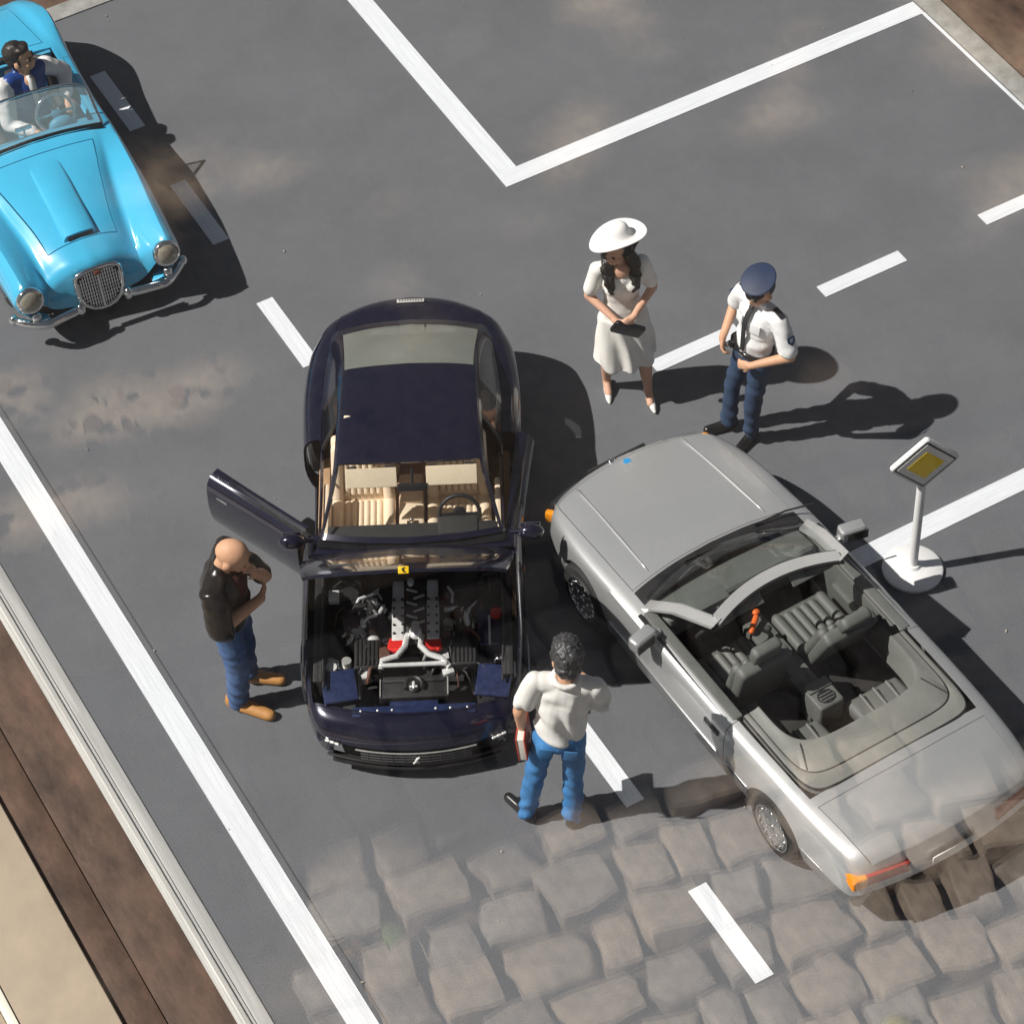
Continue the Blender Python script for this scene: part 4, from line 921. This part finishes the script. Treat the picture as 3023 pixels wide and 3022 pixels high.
def legs(hips,knees,ankles,r=(.088,.064,.050)):
    P=[]
    for h,k_,a in zip(hips,knees,ankles): P+=[cap(h,k_,r[0],r[1]),cap(k_,a,r[1],r[2])]
    return P
def fold_trousers(seed):
    def f(c):
        zz=c.z; n_=noise.noise(Vector((c.x*6+seed,c.y*6,zz*14)))
        return .013*n_*(1.0 if zz<.75 else .5)+.008*math.sin(zz*55+8*noise.noise(Vector((c.x*5,c.y*5,seed))))*max(.15,min(1,(.34-zz)/.2))
    return f
# ---- woman in a white dress ------------------------------------------------
def woman():
    tc=Vector((-.46,-.888)); rt=Vector((.868,-.496)); fac=tc*.97+rt*.12
    t,w2=person((1.645,.69,0),fac,1.215,'miniature woman in white dress and wide-brimmed white hat holding a black clutch')
    fr=w2(1.515,.86); fl_=w2(1.775,.54)   # her right / left foot
    t.rotation_euler.y=R(2.5)
    dr=(fr.x*.4+.02,1,0); dl=(fl_.x*.5,1,0)
    neck=V(0,.012,1.47); Hm=headmat(neck,-50,4)
    eR=V(.245,-.01,1.125); wR=V(.075,.205,1.02); eL=V(-.235,.01,1.12); wL=V(-.045,.215,1.055)
    sk=[*headprims(Hm,True),cap(V(0,-.01,1.40),neck+V(0,0,.05),.050,.046),ell((0,.03,1.36),(.10,.07,.09)),
        cap(V(.175,-.01,1.37),eR,.044,.036),cap(eR,wR,.036,.025),cap(V(-.175,-.01,1.37),eL,.044,.036),cap(eL,wL,.036,.025)]
    sk+=hand(wR,V(-.75,.35,-.25),V(-.2,-.9,-.1),-1,.9); sk+=hand(wL,V(.75,.30,-.35),V(.1,-.9,-.2),1,.75)
    for hp,ft in ((V(.085,0,.80),fr),(V(-.085,0,.80),fl_)):
        kn=V(ft.x*.72+hp.x*.3,ft.y*.5+.03,.46); an=V(ft.x,ft.y-.01,.09); sk+=[cap(hp,kn,.060,.050),cap(kn,an.lerp(kn,.62)+V(0,-.014,0),.052,.053),cap(an.lerp(kn,.62)+V(0,-.012,0),an,.052,.032),cap(an,an+V(dr[0]*.05,.10,-.055),.032,.030)]
    body=blob('body',M_skinw,t,sk,.010,3)
    eyes(t,Hm)
    M_dress=mat('white_dress',(.82,.80,.75),.8,var=.04,scale=10,bump=.08,bscale=70)
    dp=[ell((0,.0,1.26),(.165,.112,.16)),ell((.075,.085,1.245),(.062,.055,.062)),ell((-.075,.085,1.245),(.062,.055,.062)),cap(V(.15,-.01,1.375),V(-.15,-.01,1.375),.058),ecyl((0,0,1.25),(0,0,1.06),(.15,.10),(.128,.09)),ecyl((0,0,1.08),(0,-.005,.88),(.128,.092),(.185,.130)),ecyl((0,-.005,.90),((fr.x+fl_.x)*.35,.0,.41),(.190,.135),(.235,.172)),
        cap(V(.165,-.01,1.37),V(.165,-.01,1.37).lerp(eR,.72),.062,.060),cap(V(-.165,-.01,1.37),V(-.165,-.01,1.37).lerp(eL,.72),.062,.060)]
    def fd(c):
        a=math.atan2(c.y,c.x); lo=max(0,min(1,(1.0-c.z)/.4)); return lo*.020*math.sin(a*7+c.z*7+2*noise.noise(c*3))+(.006*noise.noise(c*11) if c.z>1.0 else 0)
    blob('dress',M_dress,t,dp,.011,3,fold=fd)
    hb=[ell(tuple(Hm@V(0,-.035,.135)),(.092,.095,.100),Hm.to_3x3().to_4x4())]
    for s in (1,-1):
        p0=Hm@V(s*.078,-.01,.10); p1=V(s*.105,.04,1.43); p2=V(s*.098,.100,1.33); p3=V(s*.080,.118,1.23); hb+=[cap(p0,p1,.042,.046),cap(p1,p2,.046,.044),cap(p2,p3,.044,.022)]
    p0=Hm@V(0,-.11,.10); hb+=[cap(p0,V(.0,-.11,1.38),.075,.085),cap(V(.06,-.10,1.40),V(.07,-.12,1.26),.05,.03),cap(V(-.06,-.10,1.40),V(-.07,-.12,1.26),.05,.03)]
    blob('hair',M_hairb,t,hb,.011,2,wr=.020,wf=22)
    Hh=Matrix.Translation(Hm@Vector((0,-.015,.18)))@rot(rx=15,ry=11)
    M_hat=mat('white_felt',(.80,.79,.77),.75,var=.03,scale=20)
    bm=bmesh.new(); lathe([(.098,-.012),(.160,-.006),(.208,.014),(.215,.022),(.208,.024),(.160,.006),(.104,.004),(.100,.06),(.090,.100),(.060,.122),(0,.126)],(0,0,0),Hh,40)(bm)
    for v in bm.verts:
        l_=Hh.inverted()@v.co; r_=math.hypot(l_.x,l_.y)
        if r_>.11: l_.z+=(r_-.11)*.30*math.cos(2*math.atan2(l_.y,l_.x)+3.14)*.6; l_.x*=1.03; v.co=Hh@l_
    hat=from_bm('hat',bm,M_hat,t,180); md=hat.modifiers.new('sub','SUBSURF'); md.levels=1; md.render_levels=1
    part('hat_band',mat('hat_ribbon',(.66,.64,.60),.6),hat,lathe([(.1055,.004),(.1035,.03)],(0,0,0),Hh,40),smooth=180)
    for ft,dd in ((fr,dr),(fl_,dl)): shoe(t,M_cw,(ft.x,ft.y,0),dd,.25,pump=True)
    # clutch bag in her hands: a thing of its own
    bc=t.matrix_basis@Vector((.005,.235,.955))
    bag=part('clutch_bag',M_gloss,None,box((0,0,0),(.30,.055,.15),rot(rx=-12,ry=-28),.03,3),label='small black clutch bag in the hands of the woman in white',category='bag'); bag.location=bc; bag.rotation_euler=(0,0,t.rotation_euler.z)
woman()
# ---- police officer ----------------------------------------------------------
def officer():
    t,w2=person((2.27,-.275,0),(-.97,-.16),1.165,'miniature police officer in white shirt, navy cap and trousers with black tie')
    t.rotation_euler.x=R(3.5); t.rotation_euler.y=R(-2.5)
    M_nv=mat('navy_cloth',(.026,.052,.105),.7,var=.12,scale=14,bump=.1,bscale=90); M_sh=mat('white_uniform',(.76,.76,.76),.75,var=.03,scale=14)
    M_cap=mat('navy_cap',(.010,.024,.066),.35,var=.1,coat=.2); M_tie=mat('black_tie',(.018,.018,.022),.6)
    aL=V(-.095,.0,.09); aR=V(.115,.05,.09)
    neck=V(0,.0,1.49); Hm=headmat(neck,6,16)
    eL=V(-.345,-.03,1.13); wL=V(-.150,.175,1.00); eR=V(.315,-.06,1.15); wR=V(.205,.145,1.0)
    sk=[*headprims(Hm),cap(V(0,-.01,1.42),neck+V(0,0,.05),.058,.056),cap(V(-.205,-.01,1.41),eL,.055,.044),cap(eL,wL,.044,.030),cap(V(.205,-.01,1.41),eR,.055,.044),cap(eR,wR,.044,.030)]
    sk+=hand(wL,V(.80,.30,-.35),V(.2,-.9,-.2),1,.7); sk+=hand(wR,V(-.35,.25,-.75),V(-.7,-.5,0),-1,.8)
    blob('body',M_skin,t,sk,.010,3); eyes(t,Hm,M_hairb)
    blob('hair',M_hairb,t,[ell(tuple(Hm@V(0,-.035,.125)),(.085,.088,.085),Hm.to_3x3().to_4x4())],.011,2,wr=.004,wf=30)
    sp=[ell((0,.0,1.28),(.185,.125,.18)),cap(V(.165,-.01,1.41),V(-.165,-.01,1.41),.070),ell((0,.005,1.09),(.158,.118,.17)),ecyl((0,0,1.2),(0,0,.98),(.17,.115),(.162,.118)),
        cap(V(-.20,-.01,1.405),V(-.20,-.01,1.405).lerp(eL,.80),.072,.074),cap(V(.20,-.01,1.405),V(.20,-.01,1.405).lerp(eR,.80),.072,.074),cap(V(.055,.03,1.485),V(-.055,.03,1.485),.028)]
    sh=blob('shirt',M_sh,t,sp,.011,3,wr=.006,wf=8,fold=lambda c:.006*math.sin(c.z*30+6*noise.noise(c*4)) if c.z<1.18 else 0)
    part('tie',M_tie,sh,strip([(0,.080,1.465),(0,.128,1.40),(0,.150,1.30),(0,.146,1.20),(0,.138,1.09),(.0,.136,1.03)],(.036,0,0),(0,.012,.004)),box((0,.092,1.455),(.04,.03,.04),rot(rx=-30),.01),smooth=60)
    for s in (1,-1):
        part('epaulette',M_tie,sh,box((s*.185,-.008,1.481),(.10,.048,.012),rot(ry=s*14),.004))
        mid=V(s*.20,-.01,1.405).lerp(eL if s<0 else eR,.48); pt=part('sleeve_patch',mat('patch_navy',(.02,.05,.13),.6),sh,prism([(-.034,.03),(.034,.03),(.036,-.01),(.0,-.046),(-.036,-.01)],0,.006,Matrix.Translation(mid+V(s*.070,.004,.036))@rot(rz=s*90)@rot(rx=62)))
        part('patch_emblem',mat('patch_grey',(.30,.34,.40),.5),sh,prism([(-.014,.012),(.014,.012),(.012,-.012),(-.012,-.012)],.006,.009,Matrix.Translation(mid+V(s*.070,.004,.036))@rot(rz=s*90)@rot(rx=62)))
    part('breast_pocket',M_sh,sh,box((.085,.118,1.30),(.085,.012,.09),rot(rz=-16),.006)); part('breast_pocket',M_sh,sh,box((-.085,.118,1.30),(.085,.012,.09),rot(rz=16),.006))
    tr=[ell((0,-.01,.92),(.165,.125,.12)),*legs((V(-.085,0,.90),V(.085,0,.90)),(V(-.10,.03,.50),V(.125,.04,.50)),(aL,aR),(.092,.070,.060))]
    blob('trousers',M_nv,t,tr,.012,4,fold=fold_trousers(3))
    part('belt',M_gloss,t,tube([(.168*math.cos(a),.125*math.sin(a)-.002,.985) for a in np.linspace(0,6.28,25)[:-1]],.020,8,True),smooth=180); part('buckle',M_chrome,t,box((0,.135,.985),(.05,.015,.04),None,.004)); part('holster',M_gloss,t,box((.175,.03,.93),(.05,.08,.14),None,.02),box((.13,.115,.975),(.045,.04,.055),None,.01))
    for a,d in ((aL,(-.25,1,0)),(aR,(.35,1,0))): shoe(t,M_shoe,(a.x,a.y,0),d,.28)
    # peaked cap
    Hc=Hm@Matrix.Translation((0,-.008,.186))@rot(rx=-10)@Matrix.Scale(.84,4)
    cp=part('cap',M_cap,t,lathe([(.094,-.02),(.095,.022),(.128,.046),(.140,.056),(.141,.062),(.134,.068),(.06,.074),(0,.075)],(0,0,0),Hc@Matrix.Diagonal((1,1.1,1,1)),36),smooth=32)
    part('cap_band',M_gloss,cp,lathe([(.0975,-.022),(.0985,.022)],(0,0,0),Hc@Matrix.Diagonal((1,1.1,1,1)),36),smooth=180)
    bm=bmesh.new(); rows=[]
    for i in range(13):
        a=R(25+130*i/12); rows.append([bm.verts.new(Hc@V(.096*math.cos(a),.105*math.sin(a),-.014)),bm.verts.new(Hc@V(.105*math.cos(a),.155*math.sin(a)+.005,-.045+.006*abs(math.cos(a))))])
    for A,B in zip(rows,rows[1:]): bm.faces.new((A[0],A[1],B[1],B[0]))
    vz=from_bm('cap_visor',bm,M_gloss,cp,180); md=vz.modifiers.new('s','SOLIDIFY'); md.thickness=.006
    part('cap_badge',M_chrome,cp,ell(tuple(Hc@V(0,.112,.028)),(.018,.008,.022),None,12,8),smooth=180)
officer()
# ---- man in white shirt and jeans with a red book ----------------------------
def shirtman():
    t,w2=person((-1.385,-3.06,0),(.56,.83),1.32,'miniature man seen from behind in white shirt and blue jeans holding a red book')
    t.rotation_euler.y=R(5); t.scale=(1.32*.88,1.32*.94,1.32)
    M_j=mat('blue_denim',(.045,.185,.42),.75,var=.28,scale=6,bump=.15,bscale=120)
    aL=w2(-1.565,-2.925)+V(0,0,.09); aR=w2(-1.215,-3.165)+V(0,0,.09)
    neck=V(0,.01,1.50); Hm=headmat(neck,14,18)
    eL=V(-.285,-.02,1.13); wL=V(-.265,.04,.90); eR=V(.265,.08,1.15); wR=V(.12,.28,1.14)
    sk=[*headprims(Hm),cap(V(0,-.01,1.42),neck+V(0,0,.06),.064,.062),cap(V(-.215,-.01,1.42).lerp(eL,.55),eL,.052,.050),cap(eL,wL,.050,.033),cap(V(.215,-.01,1.42).lerp(eR,.55),eR,.052,.050),cap(eR,wR,.050,.033),cap(V(0,0,1.3),V(0,-.01,1.42),.08,.07)]
    sk+=hand(wL,V(.05,.12,-1),V(.95,.1,.0),1,.85); sk+=hand(wR,V(-.7,.4,.2),V(0,-.8,-.5),-1,.6)
    blob('body',M_skin,t,sk,.010,3); eyes(t,Hm,M_hairg)
    ro=Hm.to_3x3().to_4x4()
    blob('hair',M_hairg,t,[ell(tuple(Hm@V(0,-.028,.145)),(.096,.108,.102),ro),ell(tuple(Hm@V(0,-.060,.085)),(.086,.068,.080),ro),ell(tuple(Hm@V(0,.02,.185)),(.078,.075,.045),ro)],.0075,1,fold=lambda c:.024*abs(noise.noise(Vector((c.x*30+4*noise.noise(c*11),c.y*30,c.z*20))))+.005*noise.noise(c*45)-.004)
    sp=[ell((0,-.0,1.29),(.182,.128,.20)),cap(V(.15,-.01,1.42),V(-.15,-.01,1.42),.066),ell((0,.005,1.08),(.180,.138,.18)),ecyl((0,0,1.30),(0,0,.96),(.176,.130),(.178,.140)),
        cap(V(-.205,-.01,1.415),V(-.205,-.01,1.415).lerp(eL,.62),.068,.078),cap(V(.205,-.01,1.415),V(.205,-.01,1.415).lerp(eR,.66),.068,.078),tube([(.082*math.cos(a),.072*math.sin(a)-.015,1.487+.012*math.sin(a)) for a in np.linspace(0,6.28,17)[:-1]],.022,8,True)]
    def fd(c):
        d=.007*noise.noise(c*7)
        if c.y<0: d+=.019*math.sin(c.x*26+26*(c.z-1.2)+7*noise.noise(c*4.2+Vector((4,1,9))))*max(0,min(1,(1.40-c.z)/.12))*max(0,min(1,noise.noise(c*5+Vector((2,7,1)))*2+.6))
        return d
    blob('shirt',M_cw,t,sp,.0105,2,fold=fd)
    tr=[ell((0,-.015,.92),(.175,.135,.12)),ell((.08,-.06,.88),(.085,.085,.09)),ell((-.08,-.06,.88),(.085,.085,.09)),*legs((V(-.09,0,.90),V(.09,0,.90)),(aL*.55+V(-.04,.03,.45),aR*.55+V(.04,.03,.45)),(aL+V(0,0,-.02),aR+V(0,0,-.02)),(.096,.076,.068))]
    j=blob('jeans',M_j,t,tr,.0115,3,fold=fold_trousers(11))
    part('back_pocket',M_j,j,box((-.085,-.150,.885),(.09,.006,.10),rot(rx=6),.003)); part('back_pocket',M_j,j,box((.085,-.150,.885),(.09,.006,.10),rot(rx=6),.003))
    for a,d in ((aL,(-.75,.62,0)),(aR,(.12,1,0))): shoe(t,M_shoe,(a.x,a.y,0),d,.29)
    M_rb=mat('red_cover',(.50,.055,.022),.45,var=.08); M_pg=mat('book_pages',(.66,.64,.58),.8,var=.08,scale=30,stretch=(1,1,12))
    k=1.36; bk=empty('book',t.matrix_basis@Vector((-.245,.045,.80)),t.rotation_euler.z,'red book held at his left hip by the man in the white shirt','book'); bk.rotation_euler=(R(-8),R(-6),t.rotation_euler.z)
    part('cover',M_rb,bk,box((.032,0,0),(.010,.34,.24),None,.004),box((-.032,0,0),(.010,.34,.24),None,.004),box((0,.165,0),(.07,.012,.24),None,.004)); part('pages',M_pg,bk,box((0,-.006,0),(.055,.315,.225),None,.002))
shirtman()
# ---- bald man with folded arm --------------------------------------------------
def baldman():
    t,w2=person((-2.985,-.565,0),(.80,-.60),1.17,'miniature bald man in black jacket, jeans and tan boots resting his chin on his hand')
    t.scale=(1.17*1.10,1.17*1.14,1.17)
    M_j=mat('dark_denim',(.060,.115,.25),.75,var=.35,scale=7,bump=.15,bscale=120); M_bt=mat('tan_boot',(.46,.22,.065),.6,var=.15,scale=10); M_lj=mat('black_leather_jacket',(.014,.012,.011),.30,var=.3,scale=9,bump=.15,bscale=30); M_tee=mat('dark_red_tee',(.06,.012,.010),.8,var=.2)
    aR=w2(-3.065,-.68)+V(0,0,.09); aL=w2(-2.89,-.46)+V(0,0,.09)
    neck=V(0,.045,1.48); Hm=headmat(neck,-6,24)
    eR=V(.285,.03,1.15); wR=V(-.02,.215,1.10); eL=V(-.18,.215,1.14); wL=V(-.035,.20,1.36)
    sk=[*headprims(Hm,bald=True),cap(V(0,.0,1.41),neck+V(0,0,.05),.064,.060),cap(V(.205,-.01,1.41),eR,.058,.050),cap(eR,wR,.050,.034),cap(V(-.205,-.01,1.41),eL,.058,.050),cap(eL,wL,.050,.034)]
    sk+=hand(wR,V(-.9,.1,.05),V(0,-.95,.1),-1,.6); sk+=hand(wL,V(.25,.0,.75),V(.2,-.9,.1),1,1.1)
    blob('body',M_skin,t,sk,.010,3); eyes(t,Hm)
    sp=[ell((0,.0,1.27),(.20,.14,.20)),cap(V(.17,-.01,1.41),V(-.17,-.01,1.41),.076),ell((0,.005,1.09),(.185,.145,.18)),ecyl((0,0,1.2),(0,0,.93),(.185,.138),(.188,.142)),cap(V(.205,-.01,1.405),V(.205,-.01,1.405).lerp(eR,1.05),.085,.086),cap(V(-.205,-.01,1.405),V(-.205,-.01,1.405).lerp(eL,.9),.072,.070),cap(V(.06,-.01,1.47),V(-.06,-.01,1.47),.045)]
    blob('jacket',M_lj,t,sp,.0115,3,wr=.010,wf=7,fold=lambda c:.006*math.sin(c.z*36+7*noise.noise(c*4)))
    part('tee_shirt',M_tee,t,ell((0,.055,1.28),(.11,.10,.16)),smooth=180)
    tr=[ell((0,-.01,.91),(.172,.138,.12)),*legs((V(-.085,0,.90),V(.085,0,.90)),(aL*.55+V(-.04,.03,.45),aR*.55+V(.04,.03,.45)),(aL,aR),(.098,.078,.068))]
    blob('jeans',M_j,t,tr,.0115,3,fold=fold_trousers(23))
    for a,d in ((aL,(.05,1,0)),(aR,(.32,1,0))): shoe(t,M_bt,(a.x,a.y,0),d,.33,fat=1.15)
baldman()
# ---- driver in the blue spider ---------------------------------------------------
def driver():
    t,w2=person((-1.72,6.60,-.60),(.18,-1),1.2,'miniature driver in blue jacket with white sleeves sitting in the sky blue spider')
    M_bj=mat('royal_blue_jacket',(.015,.055,.24),.35,var=.15,coat=.2); M_ws=mat('white_sleeve',(.74,.74,.73),.5,var=.04)
    neck=V(0,.0,1.49); Hm=headmat(neck,42,-4)
    eL=V(-.345,.02,1.28); wL=V(-.22,.245,1.20); eR=V(.27,.10,1.10); wR=V(.16,.33,1.10)
    sk=[*headprims(Hm),cap(V(0,-.01,1.42),neck+V(0,0,.05),.058,.056),cap(eL,wL,.040,.03),cap(eR,wR,.04,.03),ell((0,.05,1.36),(.07,.06,.09))]
    sk+=hand(wL,V(.3,.8,-.4),V(0,-.2,-1),1,.8)+hand(wR,V(-.2,.8,.1),V(0,0,-1),-1,1.0)
    blob('body',M_skin,t,sk,.010,3); eyes(t,Hm,M_hairb)
    ro=Hm.to_3x3().to_4x4()
    blob('hair',M_hairb,t,[ell(tuple(Hm@V(0,-.030,.150)),(.087,.100,.094),ro),ell(tuple(Hm@V(0,-.06,.09)),(.076,.06,.07),ro),ell(tuple(Hm@V(0,.025,.195)),(.070,.060,.034),ro),*[cap(tuple(Hm@V(s*.080,.012,.12)),tuple(Hm@V(s*.080,.016,.07)),.012,n=8) for s in (1,-1)]],.009,2,fold=lambda c:.006*noise.noise(Vector((c.x*30,c.y*12,c.z*30))))
    sp=[ell((0,.0,1.28),(.19,.13,.18)),cap(V(.155,-.01,1.41),V(-.155,-.01,1.41),.072),ell((0,.005,1.06),(.18,.135,.2)),cap(V(.05,-.03,1.48),V(-.05,-.03,1.48),.035)]
    j=blob('jacket',M_bj,t,sp,.0115,3,wr=.008,wf=7)
    part('tee_shirt',M_cw,t,ell((0,.060,1.29),(.050,.075,.17)),smooth=180)
    for s,e,w_ in ((-1,eL,wL),(1,eR,wR)): blob('sleeve',M_ws,t,[cap(V(s*.205,-.01,1.40),e,.082,.070),cap(e,e.lerp(w_,.85),.070,.050)],.011,3,wr=.010,wf=9)
    blob('trousers',mat('dark_trousers',(.03,.03,.04),.8),t,[ell((0,-.01,.93),(.17,.14,.12)),cap(V(.09,0,.93),V(.10,.42,.97),.09,.07),cap(V(-.09,0,.93),V(-.10,.42,.97),.09,.07)],.02,2)
driver()
